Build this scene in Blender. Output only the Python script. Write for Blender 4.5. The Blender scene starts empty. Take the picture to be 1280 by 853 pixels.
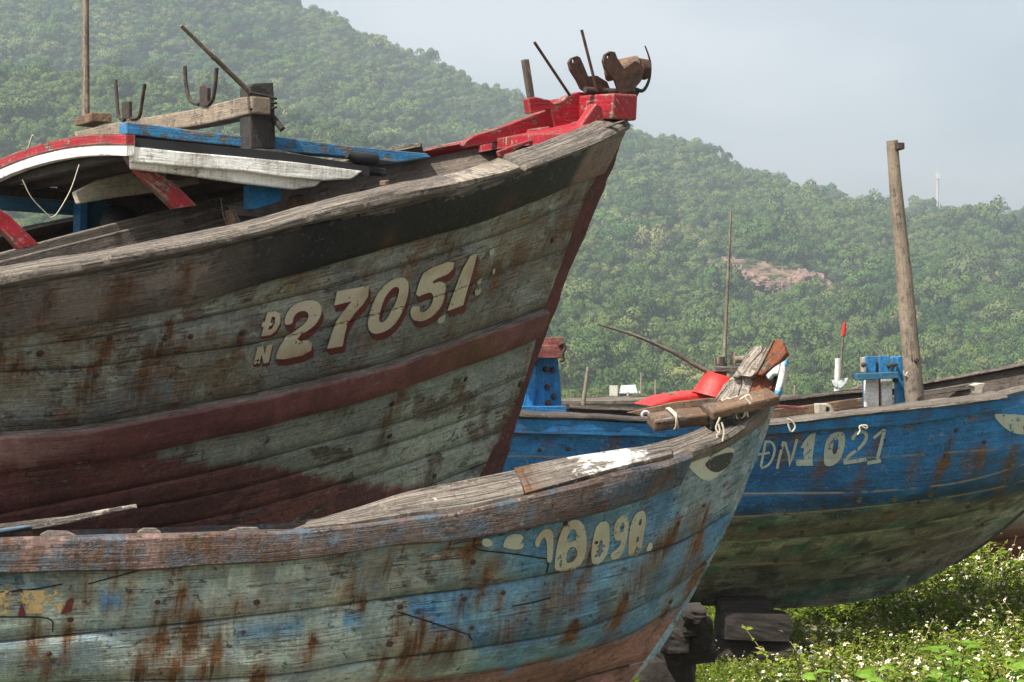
import bpy, bmesh, math, random
import numpy as np
from mathutils import Vector, Matrix, noise as mnoise
from mathutils.bvhtree import BVHTree
from mathutils.geometry import delaunay_2d_cdt

random.seed(7); rng = np.random.default_rng(7)
sc = bpy.context.scene
COL = sc.collection
F, CX, HZ, CZ = 2667.0, 640.0, 480.0, 2.3
CAM = np.array([0, 0, CZ])

# ------------------------------------------------------------------ camera / world / sun
cd = bpy.data.cameras.new('camera'); cam = bpy.data.objects.new('camera', cd); COL.objects.link(cam)
cam.location = (0, 0, CZ); cam.rotation_euler = (math.radians(90), 0, 0)
cd.sensor_width = 36; cd.lens = F / 1280 * 36; cd.shift_y = (HZ - 426.5) / 1280; cd.clip_end = 6000; cd.clip_start = .05
sc.camera = cam
SUN = np.array([-.42, -.41, .81]); SUN /= np.linalg.norm(SUN)
w = bpy.data.worlds.new('World'); sc.world = w; w.use_nodes = True
nt = w.node_tree; bg = nt.nodes['Background']
sky = nt.nodes.new('ShaderNodeTexSky'); sky.sky_type = 'NISHITA'; sky.sun_disc = False
sky.sun_elevation = math.asin(SUN[2]); sky.sun_rotation = math.atan2(SUN[0], SUN[1])
sky.air_density = 1.0; sky.dust_density = 4.0; sky.ozone_density = 1.0
hs = nt.nodes.new('ShaderNodeHueSaturation'); hs.inputs['Saturation'].default_value = .8
tcw = nt.nodes.new('ShaderNodeTexCoord'); mpw = nt.nodes.new('ShaderNodeMapping'); mpw.inputs['Scale'].default_value = (1, 1, 2.6); nzw = nt.nodes.new('ShaderNodeTexNoise'); nzw.inputs['Scale'].default_value = 3.2; nzw.inputs['Detail'].default_value = 7; nzw.inputs['Roughness'].default_value = .5
mrw = nt.nodes.new('ShaderNodeMapRange'); mrw.inputs[1].default_value = .40; mrw.inputs[2].default_value = .66
nt.links.new(tcw.outputs['Generated'], mpw.inputs[0]); nt.links.new(mpw.outputs[0], nzw.inputs['Vector']); nt.links.new(nzw.outputs[0], mrw.inputs[0])
cw = nt.nodes.new('ShaderNodeMapRange'); cw.inputs[3].default_value = .58; cw.inputs[4].default_value = .2; nt.links.new(mrw.outputs[0], cw.inputs[0]); nt.links.new(cw.outputs[0], hs.inputs['Saturation'])
vw = nt.nodes.new('ShaderNodeMapRange'); vw.inputs[3].default_value = .94; vw.inputs[4].default_value = 1.24; nt.links.new(mrw.outputs[0], vw.inputs[0]); nt.links.new(vw.outputs[0], hs.inputs['Value'])
nt.links.new(sky.outputs[0], hs.inputs['Color']); nt.links.new(hs.outputs[0], bg.inputs['Color'])
bg.inputs['Strength'].default_value = .09
sd = bpy.data.lights.new('sun', 'SUN'); sd.energy = 5.0; sd.angle = math.radians(.5); sd.color = (1, .94, .84)
so = bpy.data.objects.new('sun', sd); COL.objects.link(so)
so.rotation_euler = Vector(SUN).to_track_quat('Z', 'Y').to_euler(); so.location = (-20, -10, 40)
vs = sc.view_settings; vs.view_transform = 'Standard'; vs.look = 'None'; vs.exposure = 1.05; vs.gamma = 1
sc.cycles.volume_bounces = 0

# ------------------------------------------------------------------ pixel <-> world
def ray(px, py): return np.stack([(np.asarray(px, float) - CX) / F, np.ones_like(np.asarray(px, float)), (HZ - np.asarray(py, float)) / F], -1)
def P(px, py, d): return CAM + ray(px, py) * d
def proj(p): p = np.asarray(p, float); return CX + F * p[..., 0] / p[..., 1], HZ - F * (p[..., 2] - CZ) / p[..., 1]
def onplane(px, py, Q, N):
    r = ray(px, py); t = (Q - CAM) @ N / (r @ N); return CAM + r * np.asarray(t)[..., None]

# ------------------------------------------------------------------ numpy noise
def _hash(i, j, k=0):
    n = np.sin(i * 127.1 + j * 311.7 + k * 74.7) * 43758.5453; return n - np.floor(n)
def vnoise(x, y, k=0):
    i = np.floor(x); j = np.floor(y); fx = x - i; fy = y - j; fx = fx * fx * (3 - 2 * fx); fy = fy * fy * (3 - 2 * fy)
    a = _hash(i, j, k); b = _hash(i + 1, j, k); c = _hash(i, j + 1, k); d = _hash(i + 1, j + 1, k)
    return a + (b - a) * fx + (c - a) * fy + (a - b - c + d) * fx * fy
def fbm(x, y, k=0, o=4):
    s = 0; a = .5; t = 0
    for q in range(o): s = s + a * vnoise(x * 2 ** q, y * 2 ** q, k + q * 13); t += a; a *= .5
    return s / t
def sstep(a, b, x): t = np.clip((x - a) / (b - a), 0, 1); return t * t * (3 - 2 * t)

# ------------------------------------------------------------------ object helpers
WL = {}
def tag(o, label=None, cat=None, group=None, kind=None):
    if label: o['label'] = label
    if cat: o['category'] = cat
    if group: o['group'] = group
    if kind: o['kind'] = kind
    return o
def thing(name, label, cat, loc, group=None, kind=None):
    o = bpy.data.objects.new(name, None); COL.objects.link(o); o.location = [float(v) for v in loc]; o.empty_display_size = .1
    WL[o.name] = np.array(loc, float); return tag(o, label, cat, group, kind)
def mk(name, V, Fc, mat, parent=None, uv=None, attrs=None, smooth=True, loc=None, bevel=0):
    V = np.asarray(V, float)
    base = WL[parent.name] if parent is not None else (np.array(loc, float) if loc is not None else np.zeros(3))
    me = bpy.data.meshes.new(name)
    me.from_pydata((V - base).tolist(), [], [tuple(int(i) for i in f) for f in Fc])
    if uv is not None:
        l = me.uv_layers.new(name='UVMap'); idx = np.empty(len(me.loops), np.int32); me.loops.foreach_get('vertex_index', idx)
        l.data.foreach_set('uv', np.asarray(uv, np.float32)[idx].ravel())
    for k, a in (attrs or {}).items():
        a = np.asarray(a, np.float32)
        if a.ndim == 2:
            at = me.attributes.new(k, 'FLOAT_COLOR', 'POINT'); at.data.foreach_set('color', np.concatenate([a, np.ones((len(a), 1), np.float32)], 1).ravel())
        else:
            at = me.attributes.new(k, 'FLOAT', 'POINT'); at.data.foreach_set('value', a)
    me.validate()
    if smooth: me.polygons.foreach_set('use_smooth', np.ones(len(me.polygons), bool))
    if mat: me.materials.append(mat)
    o = bpy.data.objects.new(name, me); COL.objects.link(o)
    if parent is not None: o.parent = parent; WL[o.name] = base
    else: o.location = base.tolist(); WL[o.name] = base
    if bevel:
        m = o.modifiers.new('bevel', 'BEVEL'); m.width = bevel; m.segments = 2; m.limit_method = 'ANGLE'; m.angle_limit = .6
    return o
def grid_faces(R, C, flip=False, off=0, closed=False):
    i, j = np.meshgrid(np.arange(R if closed else R - 1), np.arange(C - 1), indexing='ij'); i2 = (i + 1) % R
    f = np.stack([i * C + j, i2 * C + j, i2 * C + j + 1, i * C + j + 1], -1).reshape(-1, 4) + off
    return f[:, ::-1] if flip else f
def unit(v): v = np.asarray(v, float); return v / np.linalg.norm(v)

# ------------------------------------------------------------------ materials
def newmat(name):
    m = bpy.data.materials.new(name); m.use_nodes = True; t = m.node_tree; return m, t, t.nodes['Principled BSDF']
def nd(t, typ, ins=None, **pr):
    n = t.nodes.new(typ)
    for k, v in pr.items(): setattr(n, k, v)
    for k, v in (ins or {}).items():
        if isinstance(v, bpy.types.NodeSocket): t.links.new(v, n.inputs[k])
        else: n.inputs[k].default_value = v
    return n
def noise_(t, vec, scale, detail=5, rough=.55, dist=0): return nd(t, 'ShaderNodeTexNoise', {'Vector': vec, 'Scale': scale, 'Detail': detail, 'Roughness': rough, 'Distortion': dist}).outputs[0]
def mapr(t, v, a, b, c=0, d=1): return nd(t, 'ShaderNodeMapRange', {0: v, 1: a, 2: b, 3: c, 4: d}).outputs[0]
def math_(t, op, a, b=0, c=None, clamp=False):
    n = nd(t, 'ShaderNodeMath', {0: a, 1: b}, operation=op, use_clamp=clamp)
    if c is not None:
        if isinstance(c, bpy.types.NodeSocket): t.links.new(c, n.inputs[2])
        else: n.inputs[2].default_value = c
    return n.outputs[0]
def rgba(c): return c if isinstance(c, bpy.types.NodeSocket) or len(c) == 4 else (*c, 1)
def mix(t, f, a, b, mode='MIX'):
    n = nd(t, 'ShaderNodeMix', {0: f}, data_type='RGBA', blend_type=mode)
    for i, c in ((6, a), (7, b)):
        if isinstance(c, bpy.types.NodeSocket): t.links.new(c, n.inputs[i])
        else: n.inputs[i].default_value = rgba(c)
    return n.outputs[2]
def attr(t, name, out=2): return nd(t, 'ShaderNodeAttribute', attribute_name=name).outputs[out]

def weather(name, col=None,  alt=None, altamt=.5, wood=((.07, .06, .05), (.26, .22, .18)), peel=.35, rust=.0, rough=.75, bump=.5, dark=.35, grainu=4, grainv=60, groove=(.02, .017, .014), scale=1., spec=.3, gain=1., crack=.8, chip=.5, edgew=0., relief_shade=.32):
    m, t, b = newmat(name)
    oc = nd(t, 'ShaderNodeTexCoord').outputs['Object']; uv = nd(t, 'ShaderNodeUVMap').outputs[0]
    g = noise_(t, nd(t, 'ShaderNodeMapping', {'Vector': uv, 'Scale': (grainu * scale, grainv * scale, 1)}).outputs[0], 1, 5, .6, .4)
    g2 = noise_(t, nd(t, 'ShaderNodeMapping', {'Vector': uv, 'Scale': (grainu * .6 * scale, grainv * 2.6 * scale, 1)}).outputs[0], 1, 3, .6, .3)
    big = noise_(t, oc, 1.7 * scale, 5); mid = noise_(t, oc, 9 * scale, 9, .66, .25); fine = noise_(t, oc, 75 * scale, 4, .6)
    pat = noise_(t, oc, 4.3 * scale, 8, .6, .6)
    wcol = mix(t, mapr(t, g, .3, .7), wood[0], wood[1]); wcol = mix(t, mapr(t, g2, .5, .36), wcol, (.03, .026, .022))
    base = attr(t, 'paint', 0) if col is None else rgba(col)
    if alt is not None:
        base = mix(t, math_(t, 'MULTIPLY', mapr(t, pat, .5, .54), altamt), base, alt)
    elif col is None:
        base = mix(t, math_(t, 'MULTIPLY', mapr(t, pat, .505, .525), altamt), base, attr(t, 'paint2', 0))
    vv = mapr(t, math_(t, 'ADD', math_(t, 'MULTIPLY', big, .6), math_(t, 'MULTIPLY', mid, .4)), .3, .7, 1 - dark, 1 + dark)
    base = mix(t, 1, base, nd(t, 'ShaderNodeCombineXYZ', {0: vv, 1: vv, 2: vv}).outputs[0], 'MULTIPLY')
    base = mix(t, mapr(t, fine, .6, .75, 0, .35), base, (.03, .028, .025))
    pv = math_(t, 'ADD', math_(t, 'ADD', math_(t, 'MULTIPLY', mid, .55), math_(t, 'MULTIPLY', g, .3)), math_(t, 'MULTIPLY', fine, .15))
    pv = math_(t, 'ADD', pv, math_(t, 'MULTIPLY', attr(t, 'peel'), .25))
    if edgew:
        bv = nd(t, 'ShaderNodeBevel', {'Radius': .016}, samples=4); dt = nd(t, 'ShaderNodeVectorMath', {0: bv.outputs[0], 1: nd(t, 'ShaderNodeNewGeometry').outputs['Normal']}, operation='DOT_PRODUCT').outputs['Value']
        pv = math_(t, 'ADD', pv, math_(t, 'MULTIPLY', mapr(t, dt, .98, .75), edgew))
    th = .72 - .42 * peel
    pm = mapr(t, pv, th - .012, th + .012)
    edge = math_(t, 'MULTIPLY', mapr(t, pv, th - .05, th - .012), .35)
    c = mix(t, edge, base, (.04, .035, .03)); c = mix(t, pm, c, wcol)
    st = noise_(t, nd(t, 'ShaderNodeMapping', {'Vector': uv, 'Scale': (60 * scale, 4 * scale, 1)}).outputs[0], 1, 6, .65)
    rv = math_(t, 'ADD', attr(t, 'rust'), mapr(t, math_(t, 'ADD', math_(t, 'MULTIPLY', st, .6), math_(t, 'MULTIPLY', pat, .4)), .5, .66, 0, rust))
    rm = math_(t, 'MULTIPLY', rv, mapr(t, math_(t, 'ADD', math_(t, 'MULTIPLY', st, .5), math_(t, 'MULTIPLY', mid, .5)), .36, .56, .1, 1.6), None, True)
    rcol = mix(t, mapr(t, mid, .38, .62), (.03, .014, .008), (.15, .068, .022))
    c = mix(t, rm, c, rcol)
    dv_ = mapr(t, math_(t, 'ADD', math_(t, 'MULTIPLY', noise_(t, oc, 48 * scale, 6, .7, .3), .55), math_(t, 'MULTIPLY', g2, .45)), .36, .64, 1 - relief_shade, 1 + relief_shade * .8)  # fine light and dark grain in the colour stands in for weak bump shading
    c = mix(t, 1, c, nd(t, 'ShaderNodeCombineXYZ', {0: dv_, 1: dv_, 2: dv_}).outputs[0], 'MULTIPLY')
    g3 = noise_(t, nd(t, 'ShaderNodeMapping', {'Vector': uv, 'Scale': (grainu * .35 * scale, grainv * .45 * scale, 1), 'Location': (3.1, 7.7, 0)}).outputs[0], 1, 6, .6, .8)
    crk = math_(t, 'MULTIPLY', mapr(t, math_(t, 'ABSOLUTE', math_(t, 'SUBTRACT', g3, .5)), .0, .014, 1, 0), mapr(t, mid, .46, .56))
    crk = math_(t, 'MULTIPLY', crk, crack); c = mix(t, crk, c, (.012, .01, .009))
    ch = noise_(t, oc, 34 * scale, 8, .72, .2); chm = mapr(t, math_(t, 'ADD', math_(t, 'MULTIPLY', ch, .7), math_(t, 'MULTIPLY', mid, .3)), .585, .60)
    c = mix(t, math_(t, 'MULTIPLY', chm, chip), c, (.035, .026, .02)); chl = mapr(t, math_(t, 'ADD', math_(t, 'MULTIPLY', ch, .7), math_(t, 'MULTIPLY', pat, .3)), .415, .40)
    c = mix(t, math_(t, 'MULTIPLY', chl, chip * .55), c, mix(t, .5, c, (.42, .40, .34)))
    c = mix(t, attr(t, 'groove'), c, groove)
    if gain != 1: c = mix(t, 1, c, (gain, gain, gain), 'MULTIPLY')
    t.links.new(c, b.inputs['Base Color']); b.inputs['Roughness'].default_value = rough; b.inputs['Specular IOR Level'].default_value = spec
    h = math_(t, 'SUBTRACT', math_(t, 'ADD', math_(t, 'MULTIPLY', g, .5), math_(t, 'MULTIPLY', mid, .8)), math_(t, 'MULTIPLY', pm, .35))
    h = math_(t, 'ADD', h, math_(t, 'MULTIPLY', fine, .18)); h = math_(t, 'ADD', h, math_(t, 'MULTIPLY', g2, .25))
    vo_ = nd(t, 'ShaderNodeTexVoronoi', {'Vector': nd(t, 'ShaderNodeMapping', {'Vector': uv, 'Scale': (40 * scale, 60 * scale, 1)}).outputs[0], 'Scale': 1.}, feature='DISTANCE_TO_EDGE').outputs[0]
    h = math_(t, 'ADD', h, math_(t, 'MULTIPLY', mapr(t, vo_, 0, .12), math_(t, 'MULTIPLY', mapr(t, pat, .42, .6), .09)))
    h = math_(t, 'SUBTRACT', h, math_(t, 'MULTIPLY', crk, .4)); h = math_(t, 'SUBTRACT', h, math_(t, 'MULTIPLY', chm, .15))
    bn = nd(t, 'ShaderNodeBump', {'Height': h, 'Strength': bump, 'Distance': .02 / scale}); t.links.new(bn.outputs[0], b.inputs['Normal'])
    return m
def metal_rust(name, a=(.035, .02, .014), c=(.13, .055, .03), rough=.85, bump=.6):
    m, t, b = newmat(name); oc = nd(t, 'ShaderNodeTexCoord').outputs['Object']
    n1 = noise_(t, oc, 30, 8, .65); n2 = noise_(t, oc, 140, 4)
    col = mix(t, mapr(t, n1, .35, .65), a, c); t.links.new(col, b.inputs['Base Color']); b.inputs['Roughness'].default_value = rough
    t.links.new(nd(t, 'ShaderNodeBump', {'Height': math_(t, 'ADD', n1, math_(t, 'MULTIPLY', n2, .4)), 'Strength': bump, 'Distance': .006}).outputs[0], b.inputs['Normal']); return m
def plain(name, col, rough=.8, var=.3, sc_=6, bump=.2, spec=.3):
    m, t, b = newmat(name); oc = nd(t, 'ShaderNodeTexCoord').outputs['Object']
    n1 = noise_(t, oc, sc_, 7, .62); vv = mapr(t, n1, .3, .7, 1 - var, 1 + var)
    t.links.new(mix(t, 1, col, nd(t, 'ShaderNodeCombineXYZ', {0: vv, 1: vv, 2: vv}).outputs[0], 'MULTIPLY'), b.inputs['Base Color'])
    b.inputs['Roughness'].default_value = rough; b.inputs['Specular IOR Level'].default_value = spec
    t.links.new(nd(t, 'ShaderNodeBump', {'Height': n1, 'Strength': bump, 'Distance': .02}).outputs[0], b.inputs['Normal']); return m
def flaky(name, col, keep=.6, stain=.3, scale=1.):
    """painted mark that has partly flaked off"""
    m, t, b = newmat(name); oc = nd(t, 'ShaderNodeTexCoord').outputs['Object']
    n1 = noise_(t, oc, 14 * scale, 9, .7); n2 = noise_(t, oc, 5 * scale, 6); n3 = noise_(t, oc, 90 * scale, 4)
    c = mix(t, mapr(t, n2, .45, .68, 0, stain), col, (.28, .15, .045)); c = mix(t, mapr(t, n3, .55, .72, 0, .35), c, (.12, .1, .08))
    t.links.new(c, b.inputs['Base Color']); b.inputs['Roughness'].default_value = .75
    th = .5 + (keep - .5) * .5
    a = mapr(t, math_(t, 'ADD', math_(t, 'MULTIPLY', n1, .8), math_(t, 'MULTIPLY', n3, .2)), th + .012, th - .012); t.links.new(a, b.inputs['Alpha'])
    t.links.new(nd(t, 'ShaderNodeBump', {'Height': n1, 'Strength': .4, 'Distance': .01}).outputs[0], b.inputs['Normal']); return m

WG = ((.065, .054, .045), (.235, .20, .165))
M = {}
M['hull1'] = weather('hull_paint_grey_green', None, None, .8, gain=1.32, peel=.24, chip=.8, relief_shade=.5, bump=.9, rough=.62)
M['hull2'] = weather('hull_paint_pale_blue', None, None, .9, gain=1.15, chip=.75, relief_shade=.42, peel=.2, rust=.25, bump=.8, rough=.62, dark=.4)
M['hull3'] = weather('hull_paint_blue', None, None, .6, gain=1.22, peel=.16, chip=.9, relief_shade=.45, bump=.7, rough=.5, dark=.25, groove=(.34, .27, .17))
M['hull5'] = weather('hull_paint_red', None, None, .5, peel=.1, bump=.3)
M['grey_wood'] = weather('grey_wood', (.165, .138, .114), (.11, .09, .075), .7, wood=WG, peel=.6, bump=.7, grainu=2.5, grainv=45)
M['brown_wood'] = weather('brown_wood', (.17, .105, .065), (.10, .065, .045), .7, peel=.4, bump=.6, rust=.5)
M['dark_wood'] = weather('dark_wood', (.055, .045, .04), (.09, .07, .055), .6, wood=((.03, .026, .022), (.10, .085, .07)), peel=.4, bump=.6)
M['inner_wood'] = weather('inner_wood', (.085, .068, .055), (.06, .048, .04), .6, wood=((.04, .033, .027), (.13, .105, .085)), peel=.4, bump=.6)
M['black_wood'] = weather('black_wood', (.022, .021, .02), (.05, .04, .035), .6, wood=((.03, .026, .022), (.14, .12, .10)), peel=.3, bump=.7)
M['red'] = weather('red_paint', (.30, .007, .017), (.20, .007, .013), .6, wood=((.10, .05, .04), (.36, .28, .2)), peel=.36, chip=.9, edgew=.3, bump=.45, rough=.5, dark=.25, spec=.4)
M['dull_red'] = weather('dull_red_paint', (.17, .05, .045), (.26, .12, .10), .5, wood=((.10, .06, .05), (.26, .18, .14)), peel=.17, bump=.55, dark=.3)
M['wale3'] = None
M['white'] = weather('white_paint', (.80, .79, .75), (.52, .50, .44), .5, peel=.17, edgew=.25, relief_shade=.16, rust=.35, bump=.4, rough=.6, dark=.15)
M['cream'] = weather('cream_paint', (.42, .38, .30), (.3, .26, .2), .5, peel=.15, bump=.4)
M['blue'] = weather('bright_blue_paint', (.015, .16, .38), (.04, .22, .42), .6, edgew=.28, peel=.2, bump=.5, rough=.55)
M['blue_worn'] = weather('worn_blue_paint', (.025, .19, .40), (.05, .25, .43), .6, wood=WG, edgew=.3, peel=.44, bump=.6, rough=.6)
M['blue_dull'] = weather('dull_blue_paint', (.03, .12, .20), None, peel=.1, bump=.4)
M['white_cap'] = weather('white_flaked_wood', (.56, .54, .50), None, wood=WG, peel=.56, bump=.6, rust=.2, rough=.4)
M['rail2'] = weather('worn_rail_paint', (.16, .10, .085), (.10, .13, .17), .8, wood=((.09, .06, .05), (.26, .18, .15)), peel=.33, rust=.35, bump=.7)
M['stem1'] = weather('stem_red_wood', (.11, .036, .032), (.085, .035, .03), .6, wood=((.05, .035, .03), (.17, .12, .10)), peel=.36, bump=.7)
M['bluewhite'] = weather('blue_white_paint', (.48, .49, .48), (.07, .26, .47), 1, wood=WG, peel=.3, bump=.6)
M['orange_wood'] = weather('orange_brown_wood', (.19, .06, .025), (.14, .035, .02), .6, wood=WG, peel=.36, rust=.5, bump=.7)
M['rust'] = metal_rust('rusty_iron', (.02, .012, .01), (.085, .036, .022)); M['rust_light'] = metal_rust('orange_rusty_iron', (.06, .03, .02), (.20, .09, .045))
M['dark_iron'] = metal_rust('dark_iron', (.012, .01, .009), (.05, .03, .022))
M['tarp'] = plain('black_tarp', (.02, .02, .022), .6); M['rope'] = plain('rope_fibre', (.42, .38, .30), .9, .3, 80)
M['dark_cloth'] = plain('dark_cloth', (.03, .028, .027), .9, .4, 40, .5)
M['pole'] = weather('pole_wood', (.225, .18, .135), (.16, .125, .095), .6, wood=((.09, .07, .055), (.27, .22, .175)), peel=.4, bump=.5, grainu=3, grainv=70)
M['dark_pole'] = weather('dark_pole_wood', (.15, .12, .095), None, peel=.4, bump=.5)
M['red_sheet'] = weather('faded_red_sheet', (.46, .02, .016), (.36, .02, .018), .5, peel=.1, bump=.25, rough=.5, spec=.35, dark=.18, chip=.4, relief_shade=.2)
M['galv'] = plain('grey_metal', (.42, .43, .43), .5, .2, 20)
M['stone'] = plain('dark_stone', (.03, .025, .022), .9, .5, 9, .9); M['block'] = weather('block_wood', (.035, .028, .024), (.028, .022, .02), .6, wood=((.02, .017, .014), (.08, .065, .05)), peel=.25, bump=.8)
M['letter'] = flaky('cream_lettering', (.50, .46, .35), .72, .5); M['letter_red'] = flaky('red_lettering', (.10, .012, .012), .76, .0)
M['letter2'] = flaky('pale_green_lettering', (.37, .40, .32), .67, .45); M['letter3'] = flaky('pale_lettering', (.36, .42, .38), .68, .3)
M['eye_white'] = flaky('eye_pale_paint', (.42, .45, .38), .66, .3); M['eye_black'] = flaky('eye_black_paint', (.025, .026, .026), .68, .0)
M['yellow_mark'] = flaky('yellow_paint', (.50, .36, .17), .53, .6)
M['bluepatch'] = flaky('blue_paint_patch', (.07, .23, .36), .58, .1, 1.3); M['crack'] = plain('crack_shadow_gap', (.012, .01, .009))
M['scrape'] = weather('scraped_wood', (.36, .31, .26), None, wood=WG, peel=.6, bump=.8)
M['pale_wood'] = weather('pale_bare_wood', (.34, .30, .255), (.25, .21, .17), .7, wood=((.12, .10, .08), (.40, .35, .30)), peel=.5, bump=.8, rust=.25, grainu=2.5, grainv=45)
M['paper'] = plain('white_flake', (.72, .70, .66)); M['skin'] = plain('skin', (.36, .19, .12), .6, .1); M['hair'] = plain('black_hair', (.012, .01, .01), .6)
M['shirt'] = plain('dark_shirt', (.03, .035, .05), .9)

def inpoly(q, poly):
    c = False; n = len(poly)
    for i in range(n):
        (x1, y1), (x2, y2) = poly[i], poly[i - 1]
        if (y1 > q[1]) != (y2 > q[1]) and q[0] < (x2 - x1) * (q[1] - y1) / (y2 - y1) + x1: c = not c
    return c
# ------------------------------------------------------------------ shapes
def uv_proj(V, a, b, n): return np.stack([V @ a, V @ b + V @ n], 1)
def plate(name, px, plane, thick, mat, parent, bevel=.006, holes=(), flip=False, step=0):
    """board whose outline is given in the photo, on its own plane in space, with real thickness"""
    Q, N = plane; N = unit(N)
    if N @ (CAM - Q) < 0: N = -N
    outs = [np.array(p, float) for p in [px, *holes]]
    pts, edges = [], []
    for o in outs:
        k = len(pts); n = len(o); pts += [Vector(q) for q in o]; edges += [(k + i, k + (i + 1) % n) for i in range(n)]
    vo, eo, fo, *_ = delaunay_2d_cdt(pts, edges, [], 4 if holes else 1, 1e-4)
    fo = [f for f in fo if not any(inpoly(np.mean([tuple(vo[i]) for i in f], 0), h) for h in outs[1:])]
    pv = np.array([tuple(v) for v in vo]); T = onplane(pv[:, 0], pv[:, 1], Q, N); n = len(T)
    Bk = T - N * thick; V = np.concatenate([T, Bk]); Fc = []
    cnt = {}
    for f in fo:
        for i in range(len(f)): e = (f[i], f[(i + 1) % len(f)]); cnt[e] = 1
    for f in fo: Fc.append(f); Fc.append([i + n for i in reversed(f)])
    for (a, b) in list(cnt):
        if (b, a) not in cnt: Fc.append([b, a, a + n, b + n])
    c = V[:n] - V[:n].mean(0); ax = unit(np.linalg.svd(c)[2][0]); bx = np.cross(N, ax)
    o = mk(name, V, Fc, mat, parent, uv_proj(V - V.mean(0), ax, bx, N), smooth=False, bevel=bevel)
    bm = bmesh.new(); bm.from_mesh(o.data); bmesh.ops.recalc_face_normals(bm, faces=bm.faces)
    bmesh.ops.dissolve_limit(bm, angle_limit=.01, verts=bm.verts, edges=bm.edges); bm.to_mesh(o.data); bm.free()
    return o
def beam(name, p0, p1, wd, ht, mat, parent=None, up=(0, 0, 1), seg=10, jit=.004, bevel=.006, loc=None, taper=1.):
    p0 = np.array(p0, float); p1 = np.array(p1, float); ax = unit(p1 - p0); sd_ = unit(np.cross(ax, up)); u = np.cross(sd_, ax)
    L = np.linalg.norm(p1 - p0); ts = np.linspace(0, 1, seg + 1); V = []; k0 = rng.random() * 100
    for t in ts:
        s = 1 + (taper - 1) * t
        for (a, b) in ((-1, -1), (1, -1), (1, 1), (-1, 1)):
            ja = (vnoise(np.array(t * L * 6 + k0), np.array(a * 3. + b)) - .5) * 2 * jit; jb = (vnoise(np.array(t * L * 6 + k0), np.array(a * 5. + b + 20)) - .5) * 2 * jit
            V.append(p0 + ax * L * t + sd_ * (a * wd / 2 * s + ja) + u * (b * ht / 2 * s + jb))
    V = np.array(V); Fc = []
    for i in range(seg):
        for q in range(4): a = i * 4 + q; b = i * 4 + (q + 1) % 4; Fc.append((a, b, b + 4, a + 4))
    Fc += [(3, 2, 1, 0), tuple(seg * 4 + q for q in range(4))]
    return mk(name, V, Fc, mat, parent, uv_proj(V - p0 + k0 * ax, ax, sd_, u), smooth=False, bevel=bevel, loc=loc)
def tube_geo(pts, rad, ns=8, caps=True):
    pts = np.array(pts, float); n = len(pts); rad = np.broadcast_to(np.asarray(rad, float), (n,))
    V = []; prev = None; ln = 0; UV = []
    for i in range(n):
        tn = unit(pts[min(i + 1, n - 1)] - pts[max(i - 1, 0)])
        r_ = np.array([0, 0, 1.]) if abs(tn[2]) < .9 else np.array([1., 0, 0])
        if prev is not None: r_ = prev
        a = unit(r_ - tn * (r_ @ tn)); b = np.cross(tn, a); prev = a
        if i: ln += np.linalg.norm(pts[i] - pts[i - 1])
        for q in range(ns):
            th = 2 * math.pi * q / ns; V.append(pts[i] + rad[i] * (math.cos(th) * a + math.sin(th) * b)); UV.append((ln, rad[0] * 6.28 * q / ns))
    Fc = [(i * ns + q, i * ns + (q + 1) % ns, (i + 1) * ns + (q + 1) % ns, (i + 1) * ns + q) for i in range(n - 1) for q in range(ns)]
    if caps: Fc += [tuple(reversed(range(ns))), tuple((n - 1) * ns + q for q in range(ns))]
    return np.array(V), Fc, np.array(UV)
def tube(name, pts, rad, mat, parent=None, ns=8, loc=None):
    V, Fc, UV = tube_geo(pts, rad, ns); o = mk(name, V, Fc, mat, parent, UV, loc=loc)
    es = set()
    for f in Fc[-2:]: es |= {tuple(sorted((f[i], f[(i + 1) % len(f)]))) for i in range(len(f))}
    for e in o.data.edges:
        if tuple(sorted(e.vertices)) in es: e.use_edge_sharp = True
    return o
def curve(pts, n=12):
    pts = np.array(pts, float); t = np.arange(len(pts)); x = np.linspace(0, len(pts) - 1, n * (len(pts) - 1) + 1); return hermite(t, pts, x)
def hermite(t, p, x):
    p = np.asarray(p, float); one = p.ndim == 1
    if one: p = p[:, None]
    d = np.diff(t)[:, None]; s = np.diff(p, axis=0) / d; m = np.empty_like(p); m[0] = s[0]; m[-1] = s[-1]
    if len(t) > 2: m[1:-1] = (s[:-1] * d[1:] + s[1:] * d[:-1]) / (d[1:] + d[:-1])
    i = np.clip(np.searchsorted(t, x, side='right') - 1, 0, len(t) - 2); h = d[i]; u = ((x - np.asarray(t)[i])[:, None]) / h
    r = (2 * u ** 3 - 3 * u ** 2 + 1) * p[i] + (u ** 3 - 2 * u ** 2 + u) * h * m[i] + (3 * u ** 2 - 2 * u ** 3) * p[i + 1] + (u ** 3 - u ** 2) * h * m[i + 1]
    return r[:, 0] if one else r
def merge(parts):
    V, Fc, U, k = [], [], [], 0
    for v, f, u in parts: V.append(v); U.append(u); Fc += [tuple(i + k for i in q) for q in f]; k += len(v)
    return np.concatenate(V), Fc, np.concatenate(U)

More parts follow.
